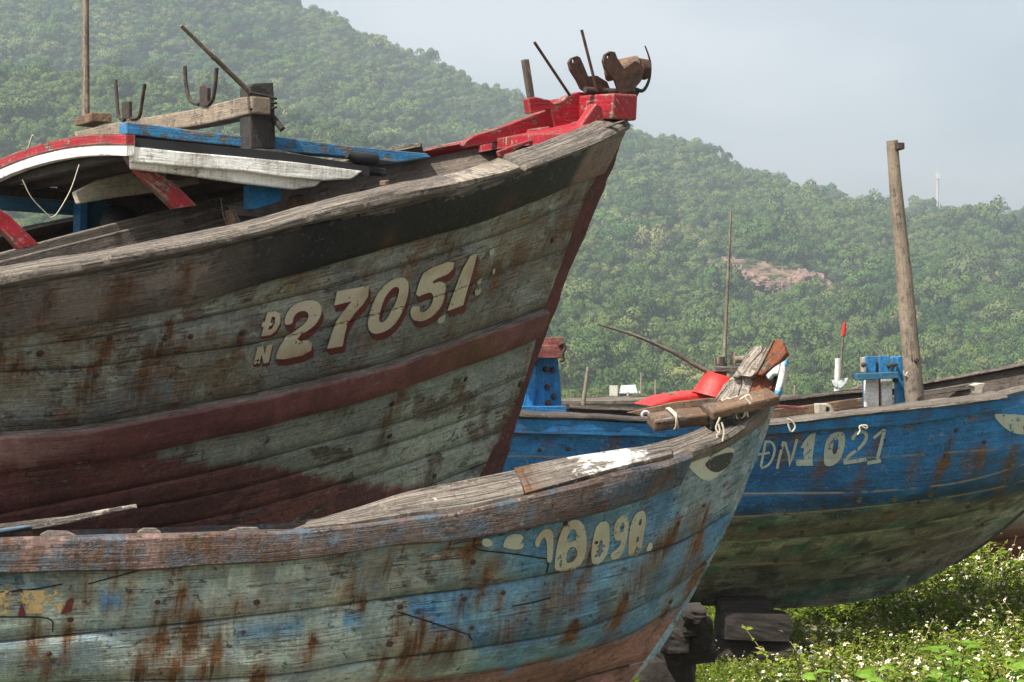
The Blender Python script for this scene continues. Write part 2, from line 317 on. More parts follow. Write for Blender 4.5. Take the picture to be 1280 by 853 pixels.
# ------------------------------------------------------------------ hulls
class Hull:
    def __init__(s, O, psi, heel, levels, b, L, NU=300, aft=3., NX=36, b0=.045):
        ps, hl = math.radians(psi), math.radians(heel)
        s.f = np.array([math.cos(ps), math.sin(ps), 0]); nh = np.array([math.sin(ps), -math.cos(ps), 0])
        s.n = math.cos(hl) * nh - math.sin(hl) * np.array([0, 0, 1.]); s.w = math.cos(hl) * np.array([0, 0, 1.]) + math.sin(hl) * nh
        s.O = np.array(O, float); s.A = []
        for k, lv in enumerate(levels):
            lv = np.array(lv, float); c = np.concatenate([[0], np.cumsum(np.hypot(*np.diff(lv, axis=0).T))])
            px, py = hermite(c / c[-1], lv, np.linspace(0, 1, NU)).T; r = ray(px, py); nr = r @ s.n; base = (s.O - CAM) @ s.n
            d = (base + b0) / nr; send = -(CAM + r[-1] * d[-1] - s.O) @ s.f
            for it in range(60):
                Pt = CAM + r * d[:, None]; sa = np.maximum(-(Pt - s.O) @ s.f - send, 0); bb = b0 + (b[k] - b0) * np.tanh(sa / L[k]); d = .5 * d + .5 * (base + bb) / nr
            A = CAM + r * d[:, None]; q = A - s.O; S = -q @ s.f; B = q @ s.n; H = q @ s.w
            j = NU // 8; mh = (H[0] - H[j]) / (S[0] - S[j] + 1e-6)
            D = np.linspace(aft, 0, NX + 1)[:-1]; tgt = S[0]
            h = H[0] + mh * (D - D * D / (2 * aft)); bx = B[0] * (1 - .3 * (D / aft) ** 2)
            ext = s.O + (-(tgt + D))[:, None] * s.f + bx[:, None] * s.n + h[:, None] * s.w
            s.A.append(np.concatenate([ext, A]))
        s.A = np.array(s.A); s.K, s.C = s.A.shape[:2]; s.NX = NX
    def row(s, v):
        k = min(max(int(math.floor(v)), 0), s.K - 2); t = v - k; A = s.A
        if t < 0 or t > 1: return A[k] + (A[k + 1] - A[k]) * t
        p0, p1, p2, p3 = A[max(k - 1, 0)], A[k], A[k + 1], A[min(k + 2, s.K - 1)]
        m1 = (p2 - p0) * .5 if k > 0 else p2 - p1; m2 = (p3 - p1) * .5 if k < s.K - 2 else p2 - p1
        w1 = np.linalg.norm(p2 - p1, axis=1, keepdims=True)
        m1 = m1 / (np.linalg.norm(m1, axis=1, keepdims=True) + 1e-9) * w1; m2 = m2 / (np.linalg.norm(m2, axis=1, keepdims=True) + 1e-9) * w1
        return (2 * t ** 3 - 3 * t ** 2 + 1) * p1 + (t ** 3 - 2 * t * t + t) * m1 + (3 * t * t - 2 * t ** 3) * p2 + (t ** 3 - t * t) * m2
    def nrm(s, v):
        du = np.gradient(s.row(v), axis=0); dv = s.row(v + .05) - s.row(v - .05); n = np.cross(du, dv); n /= np.linalg.norm(n, axis=1, keepdims=True) + 1e-12
        return n * np.sign(n @ s.n)[:, None]
    def pos(s, v, off=0.): return s.row(v) + (s.nrm(v) * off if off else 0)
    def mirror(s, A): return A - 2 * ((A - s.O) @ s.n)[..., None] * s.n
    def col(s, px, v=0): return int(np.argmin(np.abs(proj(s.row(v)[s.NX:])[0] - px))) + s.NX
    def build(s, rows, fn, mat, parent, name='hull', groove=.007, inner=None, inner_v0=0.):
        V = []; G = []; VV = []
        for (v, off, g) in rows:
            V.append(s.pos(v, off)); G.append(np.full(s.C, g)); VV.append(np.full(s.C, v))
        V = np.array(V); R = len(rows); G = np.array(G); VV = np.array(VV)
        mid = V[R // 3]; u = np.concatenate([[0], np.cumsum(np.linalg.norm(np.diff(mid, axis=0), axis=1))])
        c = s.C * 2 // 3; vv = np.concatenate([[0], np.cumsum(np.linalg.norm(np.diff(V[:, c], axis=0), axis=1))])
        U = np.broadcast_to(u, (R, s.C)); W = np.broadcast_to(vv[:, None], (R, s.C))
        wob = (fbm(U * 3, W * 3, 3) - .5) * .008 + (fbm(U * 12, W * 30, 9) - .5) * .004
        nr = np.array([s.nrm(v) for v, _, _ in rows]); V = V + nr * (wob * np.minimum(1, np.arange(s.C)[::-1] / 6))[..., None]
        px, py = proj(V); a = fn(px, py, VV, U, W); a['groove'] = G * np.clip(.55 + .9 * (fbm(U * 8, W * 8, 5) - .3), 0, 1) if 'groove' not in a else a['groove']
        at = {k: (x.reshape(-1, 3) if x.ndim == 3 else x.ravel()) for k, x in a.items()}
        near = V.reshape(-1, 3); far = s.mirror(near); n = len(near)
        f1 = grid_faces(R, s.C); f2 = grid_faces(R, s.C, True, n)
        tr = [(i * s.C, n + i * s.C, n + (i + 1) * s.C, (i + 1) * s.C) for i in range(R - 1)]
        uv = np.stack([U.ravel(), W.ravel()], 1)
        o = mk(name, np.concatenate([near, far]), f1.tolist() + f2.tolist() + tr, mat, parent, np.concatenate([uv, uv + 7.3]), {k: np.concatenate([x, x]) for k, x in at.items()})
        s.bvh = BVHTree.FromPolygons([Vector(q) for q in near], f1.tolist())
        if inner:
            vs_ = np.linspace(inner_v0, s.K - 1.3, 14); I = np.array([s.row(v) for v in vs_]); q = (I - s.O) @ s.n
            I = I - (np.minimum(.05, np.maximum(q - .012, 0)))[..., None] * s.n; I = I.reshape(-1, 3); m = len(I)
            uv = np.stack([np.tile(u, len(vs_)), np.repeat(np.linspace(0, 1.5, len(vs_)), s.C)], 1)
            mk('inner_planking', np.concatenate([I, s.mirror(I)]), grid_faces(len(vs_), s.C, True).tolist() + grid_faces(len(vs_), s.C, False, m).tolist(), inner, parent, np.concatenate([uv, uv + 3]))
        return o
    def strake_rows(s, k0, k1, sub=(.25, .5, .75), e=.035, g=-.008):
        rows = [(k0, 0, .3)]
        for k in range(k0, k1):
            if k > k0: rows.append((k, g, 1.))
            rows.append((k + e, 0, .25)); rows += [(k + q, 0, 0.) for q in sub]; rows.append((k + 1 - e, 0, .2))
        return rows + [(k1, 0, .3)]
    def strip(s, name, prof, c0, c1, mat, parent, sides=(1, -1), fn=None, jit=.004):
        """timber following the hull: closed profile of (level, offset) swept along the columns c0..c1"""
        out = []
        rows = np.array([s.pos(v, o)[c0:c1 + 1] for v, o in prof]); R, C = rows.shape[:2]
        u = np.concatenate([[0], np.cumsum(np.linalg.norm(np.diff(rows[0], axis=0), axis=1))]); vv = np.concatenate([[0], np.cumsum(np.linalg.norm(np.diff(rows[:, C // 2], axis=0), axis=1))])
        U = np.broadcast_to(u, (R, C)); W = np.broadcast_to(vv[:, None], (R, C)); k0 = rng.random() * 50
        rows = rows + ((fbm(U * 5 + k0, W * 9) - .5) * 2 * jit)[..., None] * s.n + ((fbm(U * 4 + k0, W * 9 + 31) - .5) * 2 * jit)[..., None] * s.w
        px, py = proj(rows); a = fn(px, py, np.array([[v] * C for v, _ in prof]), U, W) if fn else {}
        at = {k: (x.reshape(-1, 3) if x.ndim == 3 else x.ravel()) for k, x in a.items()}
        near = rows.reshape(-1, 3); uv = np.stack([U.ravel() + k0, W.ravel()], 1)
        for sd_ in sides:
            f = grid_faces(R, C, sd_ < 0, closed=True).tolist() + [tuple(r * C for r in range(R)), tuple(r * C + C - 1 for r in reversed(range(R)))]
            o = mk(name, near if sd_ > 0 else s.mirror(near), f, mat, parent, uv, at, bevel=0)
            bm = bmesh.new(); bm.from_mesh(o.data); bmesh.ops.recalc_face_normals(bm, faces=bm.faces)
            for e in bm.edges:
                if len(e.link_faces) == 2 and e.calc_face_angle(0) > .7: e.smooth = False
            bm.to_mesh(o.data); bm.free(); out.append(o)
        return out
    def pl(s, off): return (s.O + s.n * off, s.n)
    def hit(s, px, py, off=.003):
        r = unit(ray(px, py)); h = s.bvh.ray_cast(Vector(CAM), Vector(r))
        if h[0] is None: return None
        nn = np.array(h[1]); nn = nn if nn @ r < 0 else -nn; return np.array(h[0]) + nn * off, nn
    def decal(s, name, outlines, mat, parent, off=.003, step=3.0):
        pts, edges = [], []; outs = [np.array(o, float) for o in outlines]
        for o in outs:
            k = len(pts); n = len(o); pts += [Vector(q) for q in o]; edges += [(k + i, k + (i + 1) % n) for i in range(n)]
        mn = outs[0].min(0); mx = outs[0].max(0)
        for x in np.arange(mn[0], mx[0], step):
            for y in np.arange(mn[1], mx[1], step): pts.append(Vector((x + .37, y + .21)))
        vo, eo, fo, *_ = delaunay_2d_cdt(pts, edges, [], 4, 1e-3)
        fo = [f for f in fo if not any(inpoly(np.mean([tuple(vo[i]) for i in f], 0), h) for h in outs[1:])]
        used = sorted({i for f in fo for i in f}); mp = {}; V = []
        for i in used:
            h = s.hit(vo[i][0], vo[i][1], off)
            if h is not None: mp[i] = len(V); V.append(h[0])
        Fc = [tuple(mp[i] for i in f) for f in fo if all(i in mp for i in f)]
        if not Fc: return None
        V = np.array(V); return mk(name, V, Fc, mat, parent, np.stack([V @ s.f, V @ s.w], 1))
    def bolts(s, pts, r, mat, parent, name='bolt_head'):
        me = None
        for (x, y) in pts:
            h = s.hit(x, y, 0)
            if h is None: continue
            if me is None:
                V = []; Fc = []; n = 8
                for ring, (rr, hh) in enumerate(((1.15, -.1), (1.0, .22), (.65, .42), (.2, .5))):
                    for q in range(n): th = 6.283 * q / n; V.append((rr * math.cos(th) * r, rr * math.sin(th) * r * .9, hh * r))
                Fc = [(i * n + q, i * n + (q + 1) % n, (i + 1) * n + (q + 1) % n, (i + 1) * n + q) for i in range(3) for q in range(n)] + [tuple(3 * n + q for q in range(n))]
                me = bpy.data.meshes.new(name); me.from_pydata(V, [], Fc); me.polygons.foreach_set('use_smooth', np.ones(len(Fc), bool)); me.materials.append(mat)
            o = bpy.data.objects.new(name, me); COL.objects.link(o); o.parent = parent
            o.location = (h[0] - WL[parent.name]).tolist(); o.rotation_euler = Vector(h[1]).to_track_quat('Z', 'Y').to_euler(); k = random.uniform(.75, 1.2); o.scale = (k, k, k)
def S(px_list, ox, oy, k): return [(ox + x / k, oy + y / k) for x, y in px_list]
def smooth_poly(p, n=3):
    p = np.array(p, float); 
    for _ in range(n - 1):
        q = np.roll(p, -1, 0); p = np.stack([p * .75 + q * .25, p * .25 + q * .75], 1).reshape(-1, 2)
    return p
def stroke(pts, wd):
    pts = np.array(pts, float); d = np.gradient(pts, axis=0); d /= np.linalg.norm(d, axis=1, keepdims=True); n = np.stack([-d[:, 1], d[:, 0]], 1) * wd / 2
    return np.concatenate([pts + n, (pts - n)[::-1]])
def streaks(px, py, lst, slant=-.32, k=0):
    r = np.zeros_like(px); sl_ = slant
    for (x, y, ln, wd, st) in lst:
        slant = sl_(x) if callable(sl_) else sl_
        dy = (py - y) / ln; ac = px - (x + slant * (py - y)); wv = wd * (.35 + .65 * np.clip(dy * 3, 0, 1))
        ns = .55 + .95 * fbm(ac / 5 + x, py / 34. + y, k + 3)
        r = np.maximum(r, st * ns * np.exp(-(ac / wv) ** 2) * sstep(-.06, .06, dy) * (1 - sstep(.35, 1.1, dy)))
    return r
def blotch(px, py, x, y, rx, ry, k=0): 
    d = ((px - x) / rx) ** 2 + ((py - y) / ry) ** 2; return sstep(1.25, .55, d + (fbm(px / 11., py / 9., k) - .5) * 2.4)
def lerp3(a, b, t): return np.asarray(a) * (1 - t[..., None]) + np.asarray(b) * t[..., None]
# ================================================================== BOAT 1 : the big grey-green fishing boat
L1 = [
 [(-40, 344), (0, 338), (100, 322), (200, 304), (320, 280), (400, 257), (460, 242), (500, 233), (560, 222), (620, 211), (660, 200), (700, 186), (745, 168), (779, 150)],
 [(-40, 364), (0, 357), (100, 340), (200, 321), (300, 298), (400, 275), (500, 252), (570, 235), (620, 219), (660, 206), (700, 192), (745, 174), (777, 160)],
 [(-40, 427), (0, 421), (100, 405), (200, 387), (250, 376), (300, 360), (400, 332), (500, 303), (600, 275), (660, 252), (712, 230), (748, 217)],
 [(-40, 443), (0, 438), (127, 421), (234, 402), (300, 387), (422, 357), (512, 330), (600, 302), (650, 284), (705, 260), (731, 250)],
 [(-40, 470), (0, 466), (107, 460), (200, 446), (300, 433), (422, 406), (520, 379), (605, 350), (640, 335), (680, 322), (709, 311)],
 [(-40, 545), (0, 541), (100, 533), (150, 524), (200, 515), (250, 505), (320, 492), (400, 474), (470, 457), (547, 431), (620, 407), (682, 385)],
 [(-40, 587), (0, 582), (100, 570), (200, 555), (250, 544), (320, 530), (380, 514), (460, 493), (547, 463), (620, 440), (672, 419)],
 [(-40, 650), (0, 643), (150, 614), (297, 583), (400, 555), (505, 527), (600, 493), (658, 469)],
 [(-40, 676), (0, 668), (150, 640), (297, 612), (380, 590), (505, 552), (645, 502)],
 [(-40, 702), (0, 695), (150, 668), (300, 640), (417, 608), (540, 570), (632, 537)],
 [(-40, 732), (0, 725), (150, 705), (300, 680), (400, 652), (550, 602), (619, 574)],
 [(-40, 800), (0, 796), (150, 780), (300, 765), (430, 740), (530, 705), (606, 625)]]
B1 = Hull(P(700, 350, 12.), 33, 3, L1, [1.30, 1.29, 1.25, 1.23, 1.19, 1.09, 1.04, .88, .76, .62, .44, .05], [1.35, 1.35, 1.45, 1.5, 1.6, 1.75, 1.85, 2.0, 2.1, 2.2, 2.3, 2.4], NU=420, aft=3.6)
root1 = thing('fishing_boat', 'large grey-green wooden fishing boat with high red bow, numbered 27051 on its black-topped side', 'boat', [B1.O[0] - 2.2 * B1.f[0], B1.O[1] - 2.2 * B1.f[1], .75])
BO1 = [(38, 363), (162, 337), (239, 331), (519, 273), (571, 262), (668, 218), (543, 595), (303, 416), (137, 422), (50, 442), (206, 423), (238, 421), (487, 545), (650, 480), (120, 469), (582, 474), (490, 505), (690, 300)]
RB1 = [(10, 345, 70, 14, .5), (65, 362, 60, 15, .8), (160, 340, 70, 20, .8), (150, 362, 60, 14, .7), (238, 330, 60, 11, .7), (215, 395, 75, 15, .9), (195, 420, 60, 13, .8), (137, 420, 45, 11, .9), (120, 450, 75, 16, .9),
 (185, 455, 70, 18, .8), (232, 420, 40, 8, .7), (303, 412, 55, 10, .9), (285, 440, 70, 18, .45), (0, 425, 90, 22, .8), (25, 440, 60, 18, .6), (520, 318, 45, 20, .6), (566, 300, 34, 9, .8), (400, 350, 60, 16, .3),
 (655, 300, 60, 18, .75), (625, 320, 70, 16, .8), (603, 330, 60, 10, .7), (690, 290, 50, 14, .8), (712, 262, 70, 12, .7), (720, 235, 60, 8, .8), (640, 375, 60, 12, .6), (570, 395, 60, 10, .6), (510, 415, 60, 12, .35), (505, 480, 45, 9, .7), (543, 580, 40, 7, .9),
 (655, 475, 55, 8, .9), (640, 510, 50, 8, .8), (627, 545, 45, 8, .9), (480, 540, 30, 8, .7), (90, 590, 60, 30, .45), (420, 500, 45, 12, .3), (330, 560, 40, 16, .3)] + [(x, y, 12 + (x * 37 + y * 13) % 60, 3 + (x + y) % 6, .3 + ((x * 13 + y * 7) % 10) / 14) for x, y in BO1]
def paint1(px, py, v, U, W):
    sh = px.shape; lo = fbm(px / 90., py / 60., 2); hi = fbm(px / 26., py / 16., 4)
    gg = lerp3((.18, .172, .130), (.195, .21, .20), sstep(.42, .62, lo)); gg = lerp3(gg, (.145, .14, .115), sstep(.5, .7, hi) * .7)
    low = sstep(6., 6.3, v); gg = lerp3(gg, lerp3((.27, .30, .26), (.20, .23, .22), sstep(.4, .65, lo)), low)
    gg = lerp3(gg, (.15, .115, .085), (sstep(170, 20, px) * sstep(.35, .6, hi) * sstep(4.6, 3.2, v)) * .8)
    c = gg.copy(); c2 = lerp3((.23, .25, .21), (.13, .14, .135), sstep(.45, .55, lo)); c2 = lerp3(c2, (.33, .35, .31), low * .7)
    yb = np.interp(px, [-60, 120, 184, 259, 300, 345, 400, 441, 540, 600, 640], [500, 540, 566, 580, 581, 584, 597, 603, 611, 613, 617]) + (fbm(px / 12., py / 9., 8) - .5) * 9
    rd = sstep(-2, 2, py - yb) * (v >= 6)
    c = lerp3(c, lerp3((.17, .065, .06), (.21, .085, .075), hi), rd); c2 = lerp3(c2, (.125, .052, .05), rd)
    rust = streaks(px, py, RB1, k=11); rust = np.maximum(rust, .4 * sstep(.54, .62, fbm(px / 46. + 9, py / 20., 21)) * (v < 5) * (v > 2))
    edge = np.broadcast_to((np.arange(sh[1])[::-1] if sh[1] > 100 else np.zeros(sh[1]) + 99)[None, :], sh)
    rust = np.maximum(rust, .8 * np.exp(-edge / 7.) * sstep(.35, .6, hi))
    peel = sstep(.55, .72, fbm(px / 60. + 5, py / 30., 31)) * .6 + .25 * sstep(640, 700, px) * (v < 5) - .35 * rd
    c = c * (.88 + .24 * _hash(np.floor(v) * 1.7 + 3, np.floor(v) * 0 + 1))[..., None]
    return dict(paint=c, paint2=c2, rust=rust * (1 - .55 * rd), peel=peel)
def paint1top(px, py, v, U, W):
    t = sstep(210, 380, px + 60 * (fbm(px / 40., py / 30., 6) - .5) + (py - 380) * .25)
    lo = fbm(px / 50., py / 22., 7)
    c = lerp3(lerp3((.19, .155, .13), (.12, .10, .088), sstep(.4, .6, lo)), (.012, .0115, .0115), t); c2 = lerp3((.10, .08, .066), (.022, .019, .018), t)
    pk = sstep(-4, 4, px - np.interp(py, [150, 178, 229], [752, 741, 713])); pk = np.where(py < 262, pk, 0)
    c = lerp3(c, (.21, .145, .115), pk); c2 = lerp3(c2, (.16, .105, .085), pk)
    return dict(paint=c, paint2=c2, rust=streaks(px, py, RB1[:6] + [(490, 285, 40, 10, .35), (640, 240, 50, 12, .3)], k=11), peel=np.full(px.shape, -.1) + .3 * (1 - t) + 1.2 * sstep(.045, .0, W - .03) * sstep(.3, .5, fbm(px / 30., py / 9., 12)))
hull1 = B1.build(B1.strake_rows(1, 11, e=.022, g=-.009), paint1, M['hull1'], root1, inner=M['inner_wood'], inner_v0=.4)
C0, C1 = 0, B1.C - 1
M['top1'] = weather('black_top_strake_paint', None, None, .6, gain=.9, wood=((.06, .05, .042), (.22, .185, .15)), peel=.16, bump=.7, rough=.7)
for o in B1.strip('top_strake', [(1.0, -.01), (1.0, .02), (1.06, .032), (1.35, .034), (1.7, .034), (1.95, .03), (2.0, .02), (2.0, -.01)], C0, C1, M['top1'], root1, fn=paint1top): pass
c560 = B1.col(562); c645 = B1.col(648)
NEARCAP = [(1.0, -.03), (.93, .045), (.7, .062), (.35, .06), (.1, .045), (.0, .015), (-.02, -.05), (.1, -.10), (1.0, -.11)]
FARCAP = [(.6, -.03), (.55, .045), (.3, .06), (.1, .045), (.0, .015), (-.02, -.05), (.0, -.27), (.45, -.28), (.5, -.11)]
B1.strip('rail_cap', NEARCAP, C0, c560, M['grey_wood'], root1, sides=(1,), jit=.008)
B1.strip('rail_cap', FARCAP, C0, c560, M['grey_wood'], root1, sides=(-1,), jit=.008)
M['rail_white'] = weather('flaked_white_rail', (.21, .17, .12), (.30, .27, .23), .8, wood=WG, peel=.42, rust=.7, bump=.7)
B1.strip('rail_cap', [(1.0, -.03), (.9, .02), (.45, .02), (.3, 0), (.28, -.12), (1.0, -.12)], c560 + 1, c645, M['rail_white'], root1, sides=(1,), jit=.012)
B1.strip('rail_cap', FARCAP, c560 + 1, c645, M['grey_wood'], root1, sides=(-1,), jit=.008)
B1.strip('rail_cap', [(1.0, -.03), (.9, .045), (.5, .05), (.05, .03), (-.1, 0), (-.12, -.10), (1.0, -.10)], c645 + 1, C1, M['grey_wood'], root1, sides=(1,), jit=.006)
c715 = B1.col(712)
B1.strip('rail_cap', [(1.0, -.03), (.9, .045), (.5, .05), (.05, .03), (-.1, 0), (-.08, -.2), (.4, -.2), (.45, -.1), (1.0, -.10)], c645 + 1, c715, M['grey_wood'], root1, sides=(-1,), jit=.006)
B1.strip('rail_cap', [(1.0, -.03), (.9, .045), (.5, .05), (.05, .03), (-.1, 0), (-.12, -.10), (1.0, -.10)], c715 + 1, C1, M['red'], root1, sides=(-1,), jit=.006)
def paintw(px, py, v, U, W):
    lo = fbm(px / 40., py / 14., 17); c = lerp3((.20, .072, .066), (.14, .048, .044), sstep(.4, .6, lo)); c = lerp3(c, (.30, .17, .145), sstep(170, 40, px) * sstep(.35, .55, lo))
    c = lerp3(c, (.15, .065, .035), blotch(px, py, 580, 440, 50, 22, 3))
    top = sstep(.05, .0, v - 5.03) ; c = lerp3(c, (.30, .26, .22), top * .6)
    return dict(paint=c, paint2=lerp3((.12, .038, .036), (.26, .14, .12), sstep(260, 60, px)), rust=.5 * blotch(px, py, 590, 450, 40, 12, 5), peel=np.full(px.shape, -.15) + .9 * top)
M['wale1'] = weather('wale_red_paint', None, None, .5, gain=.95, wood=((.10, .07, .06), (.30, .25, .21)), peel=.16, bump=.6)
B1.strip('rubbing_strake', [(5.0, -.01), (5.0, .035), (5.08, .05), (5.5, .052), (5.9, .05), (6.0, .04), (6.0, -.01)], C0, C1 - 2, M['wale1'], root1, fn=paintw, jit=.006)
# stem timber
st = [(783, 146), (774, 178), (759, 218), (744, 254), (724, 303), (706, 345), (690, 388), (668, 450), (645, 520), (623, 594), (600, 650), (570, 705), (520, 745)]
sp = hermite(np.arange(len(st)), np.array(st, float), np.linspace(0, len(st) - 1, 60)); n_ = 60
px, py = sp.T; jag = (fbm(np.arange(60) / 2.2, np.zeros(60), 5) - .5) * 5
Fr = onplane(px + jag, py, B1.O, B1.n); Bk = Fr - B1.f * .16
V = np.concatenate([Fr + B1.n * .035, Fr - B1.n * .035, Bk - B1.n * .06, Bk + B1.n * .06]); Fc = grid_faces(4, n_, closed=True).tolist() + [(0, n_, 2 * n_, 3 * n_), (n_ - 1, 4 * n_ - 1, 3 * n_ - 1, 2 * n_ - 1)]
lens = np.concatenate([[0], np.cumsum(np.linalg.norm(np.diff(Fr, axis=0), axis=1))]); uvs = np.stack([np.tile(lens, 4), np.repeat([0, .07, .2, .33], n_)], 1)
o = mk('stem', V, Fc, M['stem1'], root1, uvs, smooth=False, bevel=.008); bm = bmesh.new(); bm.from_mesh(o.data); bmesh.ops.recalc_face_normals(bm, faces=bm.faces); bm.to_mesh(o.data); bm.free()
# deck
a = B1.row(2.4); q = (a - B1.O) @ B1.n; a = a - (np.minimum(.06, np.maximum(q - .005, 0)))[:, None] * B1.n; dk = np.stack([a + (B1.mirror(a) - a) * t for t in np.linspace(0, 1, 9)])
uu = np.concatenate([[0], np.cumsum(np.linalg.norm(np.diff(a, axis=0), axis=1))])
mk('deck', dk.reshape(-1, 3), grid_faces(9, B1.C).tolist(), M['inner_wood'], root1, np.stack([np.tile(uu, 9), np.repeat(np.linspace(0, 2.4, 9), B1.C)], 1), smooth=False)
tr = [B1.row(v)[0] for v in np.linspace(.3, 11, 12)]; tm = [B1.mirror(p) for p in tr]
V = np.array(tr + tm); mk('transom', np.concatenate([V, V + B1.f * .05]), [tuple([i, i + 1, 13 + i, 12 + i]) for i in range(11)] + [tuple([36 + i, 37 + i, 25 + i, 24 + i]) for i in range(11)], M['dull_red'], root1, np.concatenate([V[:, [0, 2]]] * 2))
# registration number
K4 = dict(ox=300, oy=280, k=3.765)
num = {
 'Đ': [[(125, 413), (162, 408), (186, 422), (186, 462), (166, 500), (140, 520), (95, 527), (107, 483), (97, 482), (101, 462), (112, 460)], [(147, 434), (161, 436), (161, 462), (146, 490), (128, 497), (134, 478), (145, 476), (148, 462), (138, 462)]],
 'N': [[(78, 577), (104, 573), (113, 612), (122, 568), (150, 562), (131, 648), (108, 654), (97, 612), (88, 652), (60, 658)]],
 '2': [[(205, 475), (207, 440), (224, 404), (258, 374), (300, 359), (340, 356), (368, 369), (381, 400), (374, 435), (352, 470), (315, 500), (276, 526), (258, 545), (338, 545), (328, 608), (162, 642), (168, 603), (190, 560), (225, 522), (270, 490), (303, 465), (320, 435), (313, 411), (290, 406), (262, 416), (246, 440), (243, 468)]],
 '7': [[(452, 316), (604, 287), (597, 340), (575, 375), (535, 418), (505, 462), (490, 510), (478, 572), (404, 585), (425, 520), (446, 460), (482, 410), (520, 362), (438, 382)]],
 '0': [[(598, 440), (624, 360), (660, 300), (705, 262), (750, 247), (782, 258), (791, 300), (776, 370), (750, 430), (715, 480), (670, 508), (622, 516), (596, 490)], [(648, 438), (668, 360), (700, 310), (728, 291), (746, 300), (738, 342), (716, 395), (690, 440), (668, 462), (652, 458)]],
 '5': [[(866, 215), (1006, 165), (994, 225), (905, 262), (900, 280), (940, 266), (965, 284), (960, 330), (944, 385), (905, 430), (852, 458), (806, 450), (795, 415), (804, 384), (842, 384), (840, 410), (860, 415), (890, 390), (906, 350), (900, 322), (880, 320), (818, 346), (838, 270)]],
 '1': [[(1048, 200), (1078, 148), (1112, 135), (1085, 240), (1058, 330), (1045, 380), (970, 408), (990, 350), (1012, 290), (1032, 235)]]}
reg = None
for ch, outs in num.items():
    pp = [smooth_poly(S(o, **K4), 2) if ch in '025' else np.array(S(o, **K4)) for o in outs]
    if reg is None: reg = B1.decal('registration_number', pp, M['letter'], root1, .0075, 2.); tgt = reg
    else: B1.decal('digit' if ch.isdigit() else 'letter', pp, M['letter'], reg, .0075, 2.)
    sx, sy = (3.4, 8.6) if ch.isdigit() else (1.6, 4.2)
    for q in range(4): B1.decal('drop_shadow_paint', [o + np.array([sx, sy]) * (q + 1) / 4 for o in pp], M['letter_red'], reg, .0062 - q * .0012, 2.)
for o in ([(1168, 125), (1196, 108), (1188, 145), (1172, 150)], [(1108, 268), (1138, 248), (1132, 275), (1114, 285)], [(1100, 310), (1118, 290), (1131, 296), (1128, 325), (1104, 340)], [(1184, 215), (1198, 205), (1193, 238), (1186, 240)], [(920, 450), (965, 420), (960, 455), (935, 472)]):
    B1.decal('paint_remnant', [smooth_poly(S(o, **K4), 2)], M['letter2'], reg, .006, 2.)
B1.bolts(BO1, .018, M['rust'], hull1)
for p, w_ in (([(0, 660), (60, 653), (120, 641), (170, 634), (172, 630), (120, 638), (60, 650), (0, 657)], 0), ([(262, 664), (300, 650), (330, 637), (331, 634), (300, 645), (255, 662)], 0), ([(335, 665), (372, 646), (400, 634), (412, 626), (413, 631), (385, 646), (350, 664)], 0)):
    B1.decal('scraped_patch', [np.array(p, float)], M['scrape'], hull1, .004, 4.)
# ---- bow fittings
def p1(off): return B1.pl(off)
K3 = dict(ox=560, oy=20, k=4.264)
a = B1.row(.15)[B1.col(735):]; q = (a - B1.O) @ B1.n; a = a - (np.minimum(.08, np.maximum(q - .003, 0)))[:, None] * B1.n
bh = np.stack([a + (B1.mirror(a) - a) * t + B1.w * (.02 * math.sin(t * math.pi) + .03) for t in np.linspace(0, 1, 7)]); u2 = (a - a[0]) @ B1.f; nn_ = len(a)
tp = bh.reshape(-1, 3); mm = len(tp)
mk('breasthook', np.concatenate([tp, tp - B1.w * .06]), grid_faces(7, nn_).tolist() + grid_faces(7, nn_, True, mm).tolist() + [(i * nn_, (i + 1) * nn_, mm + (i + 1) * nn_, mm + i * nn_) for i in range(6)], M['red'], root1, np.concatenate([np.stack([np.tile(u2, 7), np.repeat(np.linspace(0, 1, 7), nn_)], 1)] * 2), smooth=False)
plate('bow_board', S([(85, 690), (92, 668), (140, 640), (340, 573), (545, 492), (567, 602), (470, 628), (300, 664), (180, 688), (95, 702)], **K3), p1(-.30), .05, M['red'], root1)
plate('bow_bulwark', S([(428, 440), (470, 432), (542, 448), (565, 468), (610, 450), (640, 425), (700, 405), (780, 415), (835, 412), (850, 440), (835, 520), (760, 580), (690, 585), (570, 595), (545, 495), (440, 522)], **K3), p1(-.13), .06, M['red'], root1)
plate('knee_board', S([(698, 600), (712, 575), (790, 465), (822, 478), (832, 560), (770, 598), (735, 614), (702, 618)], **K3), p1(.16), .07, M['red'], root1, bevel=.01)
pc = onplane(*S([(880, 500)], **K3)[0], *p1(.10)); hb = onplane(*S([(905, 492)], **K3)[0], *p1(.10))
beam('cathead', hb + B1.n * .10 - B1.f * .02, hb - B1.n * .55 - B1.f * .02, .17, .15, M['red'], root1, up=B1.w, bevel=.012)
plate('red_plank', S([(270, 720), (440, 660), (560, 615), (690, 590), (720, 612), (560, 640), (430, 680), (330, 735), (300, 760), (275, 750)], **K3), p1(.06), .03, M['red'], root1)
br = plate('roller_bracket', S([(645, 248), (660, 225), (690, 213), (706, 222), (724, 262), (748, 322), (795, 318), (850, 352), (866, 392), (782, 412), (738, 408), (712, 390), (690, 345), (655, 290)], **K3), p1(-.10), .022, M['rust'], root1, holes=[S([(663, 232), (674, 226), (680, 240), (674, 256), (664, 250)], **K3)])
plate('roller_bracket', S([(828, 240), (838, 205), (866, 188), (892, 192), (905, 226), (940, 280), (975, 255), (1000, 238), (1035, 260), (1048, 295), (1030, 350), (985, 402), (915, 415), (892, 345), (858, 308), (836, 272)], **K3), p1(.09), .022, M['rust'], root1, holes=[S([(848, 207), (858, 202), (864, 216), (858, 230), (848, 224)], **K3)])
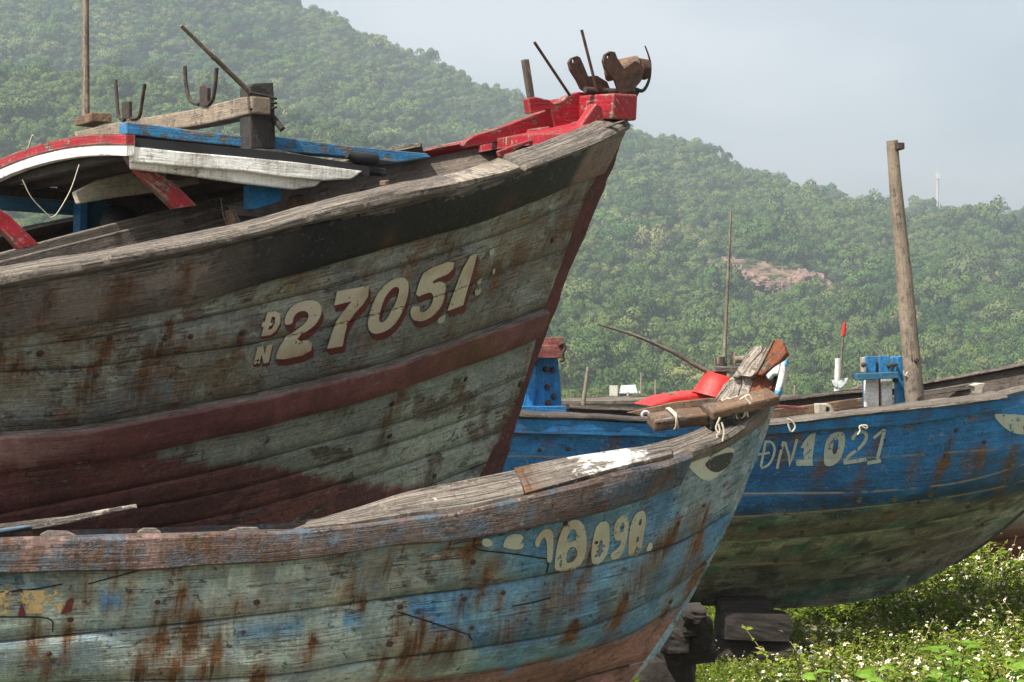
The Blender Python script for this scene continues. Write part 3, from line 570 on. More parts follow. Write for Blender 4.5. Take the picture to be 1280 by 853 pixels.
r0 = onplane(*S([(832, 300)], **K3)[0], *p1(-.08)); r1 = onplane(*S([(1025, 262)], **K3)[0], *p1(.04))
tube('anchor_roller', [r0, r0 + (r1 - r0) * .06, r0 + (r1 - r0) * .5, r0 + (r1 - r0) * .94, r1], [.045, .058, .056, .058, .046], M['brown_wood'], root1, 18)
q0 = onplane(*S([(1040, 285)], **K3)[0], *p1(.02)); tube('roller_ring', [q0 - B1.f * .04, q0 + B1.f * .015], [.062, .06], M['rust'], root1, 16)
bx = [onplane(*p, *p1(.0)) for p in S([(730, 395), (800, 402), (880, 405), (960, 405), (1000, 400)], **K3)]
tube('roller_axle', bx, .02, M['dark_iron'], root1, 10)
plate('stem_iron', S([(860, 395), (1030, 395), (1000, 455), (985, 478), (965, 440), (870, 432)], **K3), p1(.03), .06, M['dark_iron'], root1)
hk = hermite(np.arange(7), np.array(S([(1050, 160), (1070, 215), (1079, 265), (1074, 330), (1058, 375), (1035, 400), (1000, 392)], **K3)), np.linspace(0, 6, 30))
tube('iron_hook', [onplane(x, y, *p1(.06)) for x, y in hk], np.linspace(.004, .012, 30), M['dark_iron'], root1, 8)
for A, Bq, o_ in (((460, 140), (650, 425), -.02), ((712, 75), (796, 405), .02)):
    a_, b_ = S([A, Bq], **K3); tube('iron_rod', [onplane(*a_, *p1(o_)), onplane(*b_, *p1(o_))], .0085, M['rust'], root1, 8)
a_, b_ = S([(408, 232), (446, 470)], **K3); A3 = onplane(*a_, *p1(-.45)); B3 = onplane(*b_, *p1(-.45)); beam('wooden_peg', B3, A3, .042, .036, M['grey_wood'], root1, up=B1.f)
plate('bow_cap_plank', S([(362, 745), (480, 690), (640, 640), (800, 600), (950, 556), (800, 626), (640, 690), (440, 768), (385, 785)], **K3), p1(.33), .05, M['grey_wood'], root1)
# timber heads in the bow
for pxp, off in (([(366, 247), (381, 243), (394, 247), (396, 262), (367, 266)], .75), ([(456, 236), (482, 231), (486, 240), (457, 244)], .85), ([(481, 226), (487, 225), (488, 234), (481, 235)], .2), ([(287, 263), (294, 262), (303, 281), (290, 284)], .9)):
    plate('timber_head', pxp, p1(off), .06, M['brown_wood'], root1)
# inner bulwark planks
plate('bulwark_plank', [(-60, 340), (0, 327), (100, 302), (200, 277), (262, 261), (286, 258), (291, 284), (200, 311), (90, 334), (0, 348), (-60, 358)], p1(.45), .03, M['grey_wood'], root1)
plate('rail_plank', [(-60, 326), (0, 317), (90, 293), (150, 278), (186, 269), (260, 250), (317, 239), (319, 243), (306, 251), (260, 261), (190, 280), (100, 304), (0, 328), (-60, 338)], p1(.35), .05, M['grey_wood'], root1)
tube('hanging_string', [onplane(x, y, *p1(.47)) for x, y in curve([(276, 249), (278, 262), (280, 272), (285, 286)], 6)], .003, M['rope'], root1, 5)
# ---- canopy : unheeled planes
fh = B1.f; nh = np.array([-fh[1] * -1, -fh[0], 0.]); nh = np.array([fh[1], -fh[0], 0.]); up = np.array([0, 0, 1.])
def q1(off): return (B1.O + nh * off, nh)
can = mk('canopy', *(lambda: (np.zeros((0, 3)), []))(), None, root1) if False else None
e_px = [(164, 172), (230, 178), (300, 185), (370, 193), (430, 203), (462, 209)]
E = onplane(np.array([p[0] for p in e_px], float), np.array([p[1] for p in e_px], float), *q1(.97)); sE = (E - E[0]) @ fh
ss = np.linspace(0, sE[-1], 20); En = np.stack([np.interp(ss, sE, E[:, k]) for k in range(3)], 1)
tt = np.linspace(0, 1, 13); roofT = np.stack([En - nh * 1.94 * t + up * (.055 * (1 - (2 * t - 1) ** 2) + .004 * math.sin(9 * t)) for t in tt]); nt_ = roofT.reshape(-1, 3); mR = len(nt_)
Fc = grid_faces(13, 20).tolist() + grid_faces(13, 20, True, mR).tolist()
for i in range(12): Fc += [(i * 20, (i + 1) * 20, mR + (i + 1) * 20, mR + i * 20), (i * 20 + 19, mR + i * 20 + 19, mR + (i + 1) * 20 + 19, (i + 1) * 20 + 19)]
for j in range(19): Fc += [(j, mR + j, mR + j + 1, j + 1), (240 + j, 241 + j, mR + 241 + j, mR + 240 + j)]
uvr = np.stack([np.tile(ss, 13), np.repeat(tt * 1.9, 20)], 1)
canopy = mk('canopy_roof', np.concatenate([nt_, nt_ - up * .045]), Fc, M['tarp'], root1, np.concatenate([uvr] * 2), smooth=False)
for k in range(7): s_ = ss[-1] * (k + .35) / 7; p_ = En[0] + fh * s_ + up * np.interp(s_, ss, En[:, 2] - En[0, 2]) ; beam('roof_beam', p_ - up * .05 - nh * .03, p_ - nh * 1.9 - up * .05, .06, .05, M['dark_wood'], canopy, seg=4)
def arch(name, z0, z1, mat, ax, th):
    t = np.linspace(-.01, 1.01, 22); base = E[0] + fh * ax; top = np.array([base - nh * 1.94 * q + up * (.055 * (1 - (2 * q - 1) ** 2) + z1) for q in t]); bot = top - up * (z1 - z0)
    V = np.concatenate([top, bot, bot + fh * th, top + fh * th]); f = grid_faces(4, 22, closed=True).tolist() + [(0, 22, 44, 66), (21, 87, 65, 43)]
    o = mk(name, V, f, mat, canopy, np.stack([np.tile(t * 1.94, 4), np.repeat([0, .06, .1, .15], 22)], 1), smooth=False); bm = bmesh.new(); bm.from_mesh(o.data); bmesh.ops.recalc_face_normals(bm, faces=bm.faces); bm.to_mesh(o.data); bm.free()
arch('edge_board', -.034, .012, M['red'], -.035, .045); arch('edge_board', -.084, -.036, M['white'], -.03, .04)
plate('side_fascia', [(164, 183), (230, 190), (300, 196), (370, 203), (454, 214), (440, 224), (405, 226), (359, 222), (300, 214), (230, 208), (164, 203)], q1(.985), .03, M['white'], canopy)
plate('side_fascia', [(164, 202), (230, 207), (300, 213), (359, 221), (405, 225), (395, 233), (368, 237), (300, 229), (230, 219), (165, 211)], q1(.95), .03, M['white'], canopy)
plate('knee', [(94, 240), (99, 255), (150, 246), (195, 240), (262, 227), (225, 218), (169, 214), (124, 225)], q1(.1), .05, M['cream'], canopy)
plate('brace', [(158, 195), (164, 204), (171, 214), (218, 261), (246, 257), (223, 234), (195, 215), (165, 206)], q1(.9), .05, M['red'], root1)
plate('brace', [(-40, 222), (0, 261), (11, 268), (50, 306), (24, 312), (0, 286), (-40, 252)], q1(.9), .05, M['red'], root1)
plate('post', [(312, 231), (352, 231), (352, 252), (320, 262), (312, 262)], q1(.82), .07, M['blue'], root1)
plate('post', [(100, 250), (110, 250), (110, 310), (100, 310)], q1(-.78), .10, M['blue'], root1); plate('post', [(110, 251), (134, 251), (134, 310), (110, 310)], q1(-.84), .06, M['blue_dull'], root1)
plate('side_beam', [(-120, 232), (0, 245), (100, 253), (140, 257), (140, 273), (100, 269), (0, 262), (-120, 250)], q1(-.88), .06, M['blue_dull'], canopy)
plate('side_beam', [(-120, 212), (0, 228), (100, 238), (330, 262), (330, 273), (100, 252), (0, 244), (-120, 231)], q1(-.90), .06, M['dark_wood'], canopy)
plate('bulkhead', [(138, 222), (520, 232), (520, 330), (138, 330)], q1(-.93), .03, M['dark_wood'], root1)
Kn = 2.665
wire = curve([(28, 225), (40, 248), (60, 269), (64, 272), (72, 266), (88, 238), (99, 206)], 6); tube('hanging_wire', [onplane(x, y, *q1(.5)) for x, y in wire], .0028, M['rope'], root1, 5)
# on the roof
plate('roof_timber', [(158, 152), (235, 162), (311, 171), (345, 171), (431, 182), (534, 192), (540, 197), (495, 204), (431, 196), (345, 189), (311, 185), (235, 177), (158, 168)], q1(.70), .09, M['blue_worn'], root1)
plate('mooring_post', [(313, 107), (318, 104), (342, 103), (344, 140), (345, 186), (313, 187)], q1(.80), .12, M['black_wood'], root1, bevel=.008)
tp0 = onplane(318, 131, *q1(.76)); tp1 = tp0 - nh * 2.1; tp1[2] += .02
def tq(): return (tp0 + fh * -.05, fh)
plate('cross_beam', [(92, 165), (150, 152), (240, 137), (300, 122), (315, 120), (315, 142), (255, 156), (200, 164), (150, 172), (95, 177)], tq(), .10, M['pole'], root1, bevel=.008)
for prs in (([(144.5, 100), (147, 135), (149, 147), (156, 150)], [(181, 105), (177, 130), (174, 146), (164, 149)], [(152, 127), (161, 127), (161, 149), (152, 149)]), ([(231, 83), (233, 110), (238, 126), (249, 131)], [(271, 85), (268, 115), (264, 128), (257, 131)], [(249, 109), (253, 106), (259, 110), (259, 133), (249, 133)])):
    cr = plate('crutch', prs[2], (tp0 - fh * .06, fh), .02, M['dark_iron'], root1, bevel=.003)
    for q in prs[:2]: tube('prong', [onplane(x, y, tp0 - fh * .05, fh) for x, y in curve(q, 6)], .0095, M['dark_iron'], cr, 8)
mb = onplane(117, 150, tp0, fh); beam('mast_step', mb - nh * .14 - up * .0, mb + nh * .12, .12, .05, M['brown_wood'], root1)
x0 = onplane(108, 150, tp0, fh); mast = tube('mast', [x0, x0 + up * .8 + fh * -.005, x0 + up * 2.2], [.019, .018, .014], M['pole'], root1, 10)
x0 = onplane(105, 150, tp0 + fh * .03, fh); tube('mast', [x0, x0 + up * .9, x0 + up * 2.1], [.013, .012, .01], M['dark_pole'], root1, 8)
tube('rolled_tarp', [onplane(x, y, *q1(.85)) for x, y in ((300, 190), (345, 194), (405, 205), (440, 211), (480, 216))], [.02, .026, .024, .03, .02], M['black_wood'], root1, 10)
tube('dark_block', [onplane(x, y, *q1(.88)) for x, y in ((434, 193), (445, 197), (470, 200), (472, 204))], [.02, .03, .03, .015], M['tarp'], root1, 8)
for k in range(3):
    zc = 118 + k * 10; pp = [onplane(x, y, *q1(.81 + (.0 if k % 2 else .02))) for x, y in ((312, zc - 2), (328, zc + 1), (346, zc + (6 - 5 * k)))]; tube('lashing', pp, .006, M['dark_cloth'], root1, 6)
tube('peg', [onplane(342, 148, *q1(.8)), onplane(353, 162, *q1(.84))], .016, M['black_wood'], root1, 8)
tube('string_end', [onplane(x, y, *q1(.8)) for x, y in curve([(345, 128), (349, 133), (355, 138), (353, 144)], 4)], .003, M['rope'], root1, 5)
tube('thin_stick', [onplane(34, 190, tp0, fh), onplane(41, 169, tp0, fh)], .006, M['rope'], root1, 5)
# bamboo stick leaning on the post (a thing of its own)
s0 = onplane(314, 117, *q1(.78)); s1 = onplane(226, 32, *q1(.95)); a = s1 - s0
tag(tube('bamboo_stick', [s0, s0 + a * .3, s0 + a * .52, s0 + a * .54, s0 + a * .56, s0 + a * .8, s1], [.013, .0125, .012, .0145, .011, .010, .008], M['pole'], None, 8, loc=s0.tolist()), 'thin tan stick leaning against the dark post on the canopy roof', 'stick')

# ---- person in the dark of the cabin
def person(loc):
    me = bpy.data.meshes.new('person'); bm = bmesh.new()
    J = {'pelvis': (0, 0, .12), 'spine': (0, 0, .34), 'chest': (.02, 0, .52), 'neck': (.02, 0, .66), 'head': (.035, 0, .74), 'top': (.03, 0, .84)}
    R = {'pelvis': .15, 'spine': .135, 'chest': .15, 'neck': .055, 'head': .085, 'top': .07}
    for s_, t_ in ((1, 'l'), (-1, 'r')):
        J.update({'sh' + t_: (.02, .18 * s_, .58), 'el' + t_: (.10, .24 * s_, .32), 'wr' + t_: (.30, .16 * s_, .20), 'ha' + t_: (.38, .13 * s_, .19), 'hip' + t_: (.02, .10 * s_, .09), 'kn' + t_: (.42, .16 * s_, .20), 'an' + t_: (.30, .14 * s_, -.02 + .06), 'to' + t_: (.44, .15 * s_, .03)})
        R.update({'sh' + t_: .065, 'el' + t_: .045, 'wr' + t_: .03, 'ha' + t_: .035, 'hip' + t_: .095, 'kn' + t_: .065, 'an' + t_: .045, 'to' + t_: .035})
    ids = {k: bm.verts.new(v) for k, v in J.items()}
    ed = [('pelvis', 'spine'), ('spine', 'chest'), ('chest', 'neck'), ('neck', 'head'), ('head', 'top')]
    for t_ in 'lr': ed += [('chest', 'sh' + t_), ('sh' + t_, 'el' + t_), ('el' + t_, 'wr' + t_), ('wr' + t_, 'ha' + t_), ('pelvis', 'hip' + t_), ('hip' + t_, 'kn' + t_), ('kn' + t_, 'an' + t_), ('an' + t_, 'to' + t_)]
    for a, b in ed: bm.edges.new((ids[a], ids[b]))
    names = list(J); bm.to_mesh(me); bm.free()
    o = bpy.data.objects.new('person', me); COL.objects.link(o); o.location = loc; o.modifiers.new('skin', 'SKIN')
    for i, k in enumerate(names): me.skin_vertices[0].data[i].radius = (R[k], R[k])
    me.skin_vertices[0].data[0].use_root = True
    sb = o.modifiers.new('sub', 'SUBSURF'); sb.levels = sb.render_levels = 2
    me.materials.append(M['skin']); WL[o.name] = np.array(loc); return o
hp = onplane(155, 293, *q1(-.25)); ploc = hp - np.array([.035 * fh[0], .035 * fh[1], .745])
pe = person(ploc.tolist()); pe.rotation_euler = (0, 0, math.radians(33))
tag(pe, 'person with short black hair sitting in the dark cabin of the large boat', 'person')
def ell(name, c, r, mat, n=12, cut=None):
    V = []; Fc = []
    for i in range(n + 1):
        for j in range(n * 2): th = math.pi * i / n; ph = math.pi * j / n; V.append((c[0] + r[0] * math.sin(th) * math.cos(ph), c[1] + r[1] * math.sin(th) * math.sin(ph), c[2] + r[2] * math.cos(th)))
    for i in range(n):
        for j in range(n * 2): Fc.append((i * 2 * n + j, (i + 1) * 2 * n + j, (i + 1) * 2 * n + (j + 1) % (2 * n), i * 2 * n + (j + 1) % (2 * n)))
    if cut: Fc = [f for f in Fc if cut(np.mean([V[k] for k in f], 0))]
    me = bpy.data.meshes.new(name); me.from_pydata(V, [], Fc); me.materials.append(mat); o = bpy.data.objects.new(name, me); COL.objects.link(o); o.parent = pe; return o
ell('hair', (.02, 0, .785), (.108, .10, .105), M['hair'], cut=lambda c: c[2] > .80 or c[0] < .015 or (c[0] < .045 and c[2] > .70 and abs(c[1]) > .07 and c[2] > .765))
for s_ in (1, -1): ell('ear', (.0, .098 * s_, .745), (.022, .012, .034), M['skin'], 8)
ell('nose', (.135, 0, .74), (.02, .014, .024), M['skin'], 6)
ell('shirt', (.02, 0, .46), (.165, .21, .19), M['shirt'], 12)

# ================================================================== BOAT 2 : the small pale blue boat in front
L2 = [
 [(-40, 673), (0, 672), (100, 670), (200, 667), (300, 664), (380, 661), (414, 657), (469, 651), (507, 645), (586, 634), (655, 618), (708, 606), (771, 588), (840, 571), (873, 557), (904, 546), (940, 521), (962, 503)],
 [(-40, 715), (0, 715), (100, 712), (200, 710), (240, 706), (320, 702), (380, 697), (483, 681), (593, 670), (699, 649), (780, 628), (848, 602), (905, 578), (947, 553)],
 [(-40, 808), (0, 803), (150, 788), (320, 770), (380, 763), (497, 747), (593, 735), (699, 716), (785, 698), (855, 676), (915, 640)],
 [(-40, 860), (0, 857), (120, 852), (300, 848), (380, 841), (449, 829), (586, 812), (699, 793), (727, 786), (811, 753), (859, 723), (890, 694)],
 [(-40, 905), (0, 902), (200, 893), (400, 875), (500, 858), (653, 833), (727, 814), (785, 794), (855, 754)],
 [(-40, 950), (0, 945), (300, 930), (500, 905), (650, 875), (740, 845), (805, 828)],
 [(-40, 1000), (0, 998), (300, 985), (500, 962), (640, 930), (720, 895), (780, 862)]]
B2 = Hull(P(935, 560, 9.6), 13, -3, L2, [.74, .73, .67, .60, .48, .30, .04], [.85, .85, .95, 1.05, 1.2, 1.4, 1.5], NU=460, aft=1.8, b0=.04)
root2 = thing('rowing_boat', 'small weathered pale blue wooden boat in front, with a painted eye and split grey bow', 'boat', [B2.O[0] - 1.7 * B2.f[0], B2.O[1] - 1.7 * B2.f[1], .55])
BO2 = [(104, 690), (218, 697), (148, 704), (197, 753), (321, 753), (88, 775), (61, 817), (500, 759), (580, 749), (629, 741), (455, 752), (591, 703), (608, 726), (605, 652), (596, 650), (569, 664), (319, 840), (392, 800), (487, 805), (590, 785), (783, 748), (720, 777), (848, 655), (745, 678), (880, 632), (838, 752), (660, 660), (707, 655), (430, 690), (120, 700), (620, 640), (880, 704)]
RB2 = [(x, y, 10 + (x * 37 + y * 13) % 61, 2.5 + (x * 3 + y) % 5, .25 + ((x * 13 + y * 7) % 10) / 12) for x, y in BO2] + [(185, 800, 80, 12, .8), (205, 775, 80, 11, .9), (230, 735, 50, 9, .8), (246, 765, 80, 13, 1.), (275, 795, 70, 9, .9), (222, 820, 60, 12, .8), (262, 815, 50, 10, .8), (330, 830, 50, 12, .8), (530, 778, 55, 12, 1.), (517, 790, 60, 11, .9), (552, 790, 50, 9, .8), (575, 790, 50, 10, .8), (395, 790, 50, 8, .8), (505, 775, 45, 9, .6), (490, 690, 60, 8, .6), (590, 680, 20, 9, 1.), (613, 705, 30, 6, .6),
 (845, 655, 45, 9, .9), (840, 658, 95, 11, .5), (815, 690, 80, 12, .55), (880, 675, 70, 9, .5), (748, 675, 40, 7, 1.), (738, 700, 90, 13, .5), (720, 690, 120, 12, .4), (785, 745, 60, 9, .9), (722, 775, 50, 10, .8), (660, 745, 100, 12, .35), (860, 700, 60, 8, .6), (885, 638, 50, 6, .6), (880, 660, 55, 6, .8), (805, 640, 25, 7, .6), (625, 690, 60, 10, .4),
 (45, 770, 80, 9, .9), (60, 820, 40, 8, .8), (85, 800, 50, 6, .5), (110, 720, 60, 10, .35), (165, 725, 60, 8, .4), (225, 690, 40, 12, .5), (90, 735, 50, 8, .3), (300, 745, 40, 9, .4), (440, 720, 50, 12, .5), (455, 745, 30, 9, .4), (640, 770, 50, 10, .4)]
def paint2(px, py, v, U, W):
    lo = fbm(px / 70., py / 45., 1); hi = fbm(px / 22., py / 18., 2); fi = fbm(px / 9., py / 9., 6)
    left = lerp3((.275, .34, .305), (.19, .255, .255), sstep(.42, .6, lo)); left = lerp3(left, (.21, .215, .19), sstep(.5, .65, hi) * (v < 2) * .8)
    right = lerp3((.12, .275, .39), (.075, .21, .34), sstep(.4, .6, lo)); right = lerp3(right, (.17, .28, .32), sstep(.55, .7, hi) * .6)
    xb = np.where(v < 2, 590 + (v - 1) * 60, np.where(v < 3, 505 + (v - 2) * 90, 600))
    t = sstep(-14, 14, px - xb + (hi - .5) * 50); c = lerp3(left, right, t)
    c = lerp3(c, (.05, .17, .33), sstep(.58, .66, fbm(px / 26. + 3, py / 16., 14)) * (.25 + .45 * t))
    c = lerp3(c, (.06, .21, .36), blotch(px, py, 445, 780, 16, 14, 4)); c = lerp3(c, (.055, .18, .34), blotch(px, py, 140, 755, 20, 10, 4)); c = lerp3(c, (.06, .20, .38), blotch(px, py, 545, 770, 48, 12, 5) * (v > 2)); c = lerp3(c, (.05, .13, .2), blotch(px, py, 20, 725, 75, 9, 6))
    c = lerp3(c, (.05, .16, .27), blotch(px, py, 340, 790, 60, 10, 9) * .8); c = lerp3(c, (.05, .17, .30), blotch(px, py, 640, 800, 80, 12, 19) * .8)
    c = lerp3(c, (.42, .37, .24), (blotch(px, py, 440, 735, 22, 22, 7) * sstep(.4, .6, fi)) * .6); c = lerp3(c, (.33, .36, .31), blotch(px, py, 510, 725, 25, 18, 8) * .5)
    bow = sstep(838, 860, px) * (v < 1.9); c = lerp3(c, lerp3((.17, .25, .29), (.27, .32, .33), sstep(.4, .6, fi)), bow * .8)
    rb = sstep(-.12, .12, v - 4.0 + (hi - .5) * .5 + .25 * sstep(640, 500, px) ) ; c = lerp3(c, lerp3((.17, .085, .07), (.24, .13, .10), hi), rb)
    c = lerp3(c, (.10, .11, .06), .6 * streaks(px, py, [(700, 700, 110, 16, .9), (830, 670, 110, 12, .9), (610, 710, 90, 12, .6), (780, 700, 90, 10, .6), (500, 700, 60, 20, .3)], k=40))
    c = c * (.88 + .24 * _hash(np.floor(v) * 1.7 + 3, np.floor(v) * 0 + 5))[..., None]
    och = streaks(px, py, [(x, y - 6, l * 1.25, w_ * 2.1, q) for x, y, l, w_, q in RB2], lambda x: -.12 - .42 * max(x, 0) / 900, k=90); c = lerp3(c, (.235, .165, .085), np.clip(och * .55, 0, .7))
    c2 = lerp3(c * .72, c * 1.22, sstep(.45, .55, fbm(px / 33., py / 25., 9)))
    peel = .35 * sstep(.5, .68, lo) * (1 - t) + .15 * bow + .8 * sstep(30, 4, np.abs(px - xb)) * .2
    return dict(paint=c, paint2=np.clip(c2, 0, 1), rust=np.maximum(streaks(px, py, RB2, lambda x: -.12 - .42 * max(x, 0) / 900, k=60) * 1.15, .22 * blotch(px, py, 240, 800, 90, 60, 33) * hi), peel=peel)
hull2 = B2.build(B2.strake_rows(1, 6, e=.03, g=-.01) if False else [(0, 0, .2), (.5, 0, 0)] + B2.strake_rows(1, 6, e=.03, g=-.011), paint2, M['hull2'], root2, inner=M['inner_wood'], inner_v0=.15)
cA = B2.col(848, .6); C2 = B2.C - 1
def paintr(px, py, v, U, W):
    lo = fbm(px / 60., py / 16., 3); hi = fbm(px / 16., py / 9., 5)
    c = lerp3((.15, .095, .082), (.115, .09, .08), sstep(180, 420, px)); c = lerp3(c, (.26, .165, .14), sstep(.5, .62, hi) * sstep(400, 100, px)); c = lerp3(c, (.075, .12, .16), sstep(.54, .62, fbm(px / 30., py / 12., 8)) * .75)
    return dict(paint=c, paint2=lerp3((.12, .08, .07), (.07, .11, .15), sstep(.45, .55, lo)), rust=.5 * sstep(.56, .68, fbm(px / 24. + 7, py / 14., 18)), peel=np.full(px.shape, .1))
M['rail2'] = weather('worn_rail_paint2', None, None, .7, gain=.75, wood=((.09, .06, .05), (.27, .21, .17)), peel=.3, rust=.3, chip=.9, relief_shade=.5, bump=.9)
B2.strip('rubbing_strake', [(1.0, -.005), (1.0, .03), (.93, .045), (.5, .05), (.12, .048), (.02, .035), (.0, .01), (.02, -.045), (1.0, -.045)], 0, cA, M['rail2'], root2, fn=paintr, jit=.005)
cB = B2.col(838, 0)
B2.strip('bow_rail', [(.55, .0), (.42, .012), (.1, .012), (.0, .0), (-.03, -.05), (.5, -.05)], cB, C2, M['grey_wood'], root2, jit=.004)
# broad canted cap boards
def capboard(outer, inner, off, mat, th=.022, lift=.008):
    outer = np.array(outer, float); inner = np.array(inner, float); n = 30; t = np.linspace(0, 1, n)
    ro = hermite(np.linspace(0, 1, len(outer)), outer, t); ri = hermite(np.linspace(0, 1, len(inner)), inner, t)
    O_ = []
    base = B2.row(0)[B2.NX:]; bp = proj(base)[0]
    for k in range(n):
        i = int(np.argmin(np.abs(bp - ro[k, 0]))); bo = (base[i] - B2.O) @ B2.n
        O_.append((onplane(*ro[k], B2.O + B2.n * (bo + .02), B2.n), onplane(*ri[k], B2.O + B2.n * (bo - off), B2.n)))
    A = np.array([[a + (b - a) * s for a, b in O_] for s in np.linspace(0, 1, 4)]); A[1:3] += B2.w * .004; nrm_ = unit(np.cross(A[0, 1] - A[0, 0], A[3, 0] - A[0, 0])); nrm_ *= np.sign(nrm_ @ B2.w)
    tp = (A + B2.w * lift).reshape(-1, 3); m = len(tp); V = np.concatenate([tp, tp - nrm_ * th]); u = np.concatenate([[0], np.cumsum(np.linalg.norm(np.diff(A[0], axis=0), axis=1))])
    Fc = grid_faces(4, n).tolist() + grid_faces(4, n, True, m).tolist() + [(j, j + 1, m + j + 1, m + j) for j in range(n - 1)] + [(3 * n + j + 1, 3 * n + j, m + 3 * n + j, m + 3 * n + j + 1) for j in range(n - 1)] + [(i * n, m + i * n, m + (i + 1) * n, (i + 1) * n) for i in range(3)] + [(i * n + n - 1, (i + 1) * n + n - 1, m + (i + 1) * n + n - 1, m + i * n + n - 1) for i in range(3)]
    uv = np.stack([np.tile(u, 4), np.repeat(np.linspace(0, .16, 4), n)], 1); o = mk('cap_board', V, Fc, mat, root2, np.concatenate([uv, uv]), {'peel': np.tile(np.tile(1.3 * np.abs(2 * t - .95) ** 1.5 - .25, 4), 2), 'rust': np.tile(np.tile(.8 * np.exp(-(t / .1) ** 2), 4), 2)} if mat is M['white_cap'] else None, smooth=False)
    bm = bmesh.new(); bm.from_mesh(o.data); bmesh.ops.recalc_face_normals(bm, faces=bm.faces); bm.to_mesh(o.data); bm.free(); return o
capboard([(380, 662), (440, 656), (507, 645), (586, 634), (655, 619)], [(384, 655), (449, 636), (510, 617), (580, 603), (645, 590)], .13, M['grey_wood'])
capboard([(657, 620), (708, 606), (771, 588), (812, 578), (840, 571)], [(643, 589), (700, 577), (770, 566), (812, 560), (838, 556)], .13, M['white_cap'], lift=.012)
plate('flaked_paint', [(543, 622), (551, 628), (552, 633), (560, 630), (568, 635), (553, 640), (546, 638)], (B2.hit(560, 640, 0)[0] + 0 * B2.n, unit(B2.n + B2.w * .6)), .004, M['paper'], root2, bevel=0)
# stem: outer edge timber and the split bow head
q2 = lambda off: B2.pl(off)
st = [(984, 444), (982, 467), (966, 513), (946, 568), (925, 620), (895, 687), (859, 753), (829, 804), (805, 834), (770, 870)]
sp = hermite(np.arange(len(st)), np.array(st, float), np.linspace(0, len(st) - 1, 50)); px, py = sp.T; Fr = onplane(px + (fbm(np.arange(50) / 2., np.zeros(50), 2) - .5) * 3, py, B2.O, B2.n); Bk = Fr - B2.f * .09
V = np.concatenate([Fr + B2.n * .025, Fr - B2.n * .025, Bk - B2.n * .05, Bk + B2.n * .05]); Fc = grid_faces(4, 50, closed=True).tolist() + [(0, 50, 100, 150), (49, 199, 149, 99)]
uvs = np.stack([np.tile(np.linspace(0, 2, 50), 4), np.repeat([0, .07, .2, .33], 50)], 1); o = mk('stem', V, Fc, M['hull2'], root2, uvs, {'paint': np.tile(np.array([.17, .27, .32]), (200, 1)), 'paint2': np.tile(np.array([.32, .36, .35]), (200, 1)), 'peel': np.full(200, .3)}, smooth=False, bevel=.006)
bm = bmesh.new(); bm.from_mesh(o.data); bmesh.ops.recalc_face_normals(bm, faces=bm.faces); bm.to_mesh(o.data); bm.free()
Kb = dict(ox=760, oy=400, k=3.877); hd = P(920, 480, 9.62); hN = unit([-.35, -.9, .25])
def hp_(o): return (hd + hN * o, hN)
plate('bow_plank', S([(500, 420), (520, 380), (560, 312), (600, 275), (640, 268), (650, 300), (620, 395), (590, 420)], **Kb), hp_(.0), .05, M['pale_wood'], root2)
plate('bow_plank', S([(592, 420), (622, 395), (652, 300), (642, 268), (690, 262), (700, 300), (682, 360), (650, 420)], **Kb), hp_(.012), .05, M['pale_wood'], root2)
plate('bow_plank', S([(652, 420), (684, 360), (702, 300), (692, 262), (760, 258), (790, 290), (800, 330), (770, 350), (700, 420)], **Kb), hp_(.006), .05, M['orange_wood'], root2)
plate('bow_plank', S([(600, 276), (640, 215), (668, 160), (690, 136), (715, 126), (742, 122), (747, 140), (735, 165), (712, 190), (655, 262), (630, 282)], **Kb), hp_(.03), .05, M['pale_wood'], root2)
plate('bow_plank', S([(640, 270), (700, 205), (745, 160), (782, 112), (770, 130), (745, 185), (710, 262), (690, 275)], **Kb), hp_(.05), .04, M['pale_wood'], root2)
plate('bow_plank', S([(705, 262), (740, 195), (772, 128), (808, 94), (830, 89), (850, 112), (868, 158), (840, 192), (790, 232), (745, 270)], **Kb), hp_(.06), .05, M['orange_wood'], root2)
plate('bow_plank', S([(782, 120), (806, 94), (790, 130), (740, 225), (722, 255), (712, 262), (740, 195)], **Kb), hp_(.068), .03, M['grey_wood'], root2)
plate('bow_plank', S([(838, 206), (868, 188), (866, 215), (850, 290), (835, 345), (812, 380), (806, 345), (822, 280)], **Kb), hp_(.075), .05, M['bluewhite'], root2)
plate('bow_plank', S([(762, 268), (800, 232), (838, 206), (824, 262), (800, 262), (776, 288)], **Kb), hp_(.07), .04, M['bluewhite'], root2)
plate('split_gap', S([(792, 330), (800, 290), (806, 255), (820, 238), (822, 262), (812, 300), (806, 335)], **Kb), hp_(.03), .02, M['crack'], root2, bevel=0)
# lashed cross beam
b0 = P(813, 528, 9.35); b1 = P(967, 495, 9.5)
beam('lashed_beam', b0, P(905, 517, 9.45), .10, .055, M['brown_wood'], root2, up=unit([0, -.35, 1]), jit=.006, bevel=.01)
beam('lashed_beam', P(884, 516, 9.36), b1, .105, .05, M['brown_wood'], root2, up=unit([0, -.35, 1]), jit=.006, bevel=.01)
def wrap(c, ax, ry, rz, rad, mat, name, tilt=0.):
    ax = unit(ax); uu_ = unit(np.array([0, -.35, 1]) - ax * (np.array([0, -.35, 1]) @ ax)); ss_ = np.cross(ax, uu_)
    pts = [c + ss_ * ry * np.sign(math.cos(t)) * abs(math.cos(t)) ** .5 + uu_ * rz * np.sign(math.sin(t)) * abs(math.sin(t)) ** .5 + ax * tilt * math.sin(t) for t in np.linspace(0, 6.283, 28)]
    return tube(name, pts, rad, mat, root2, 7)
ax = b1 - b0
for k in range(7): wrap(b0 + ax * (.46 + .026 * k) - np.array([0, 0, .034]), ax, .066, .038, .013 + .003 * random.random(), M['dark_cloth'], 'cloth_wrap', random.uniform(-.02, .02))
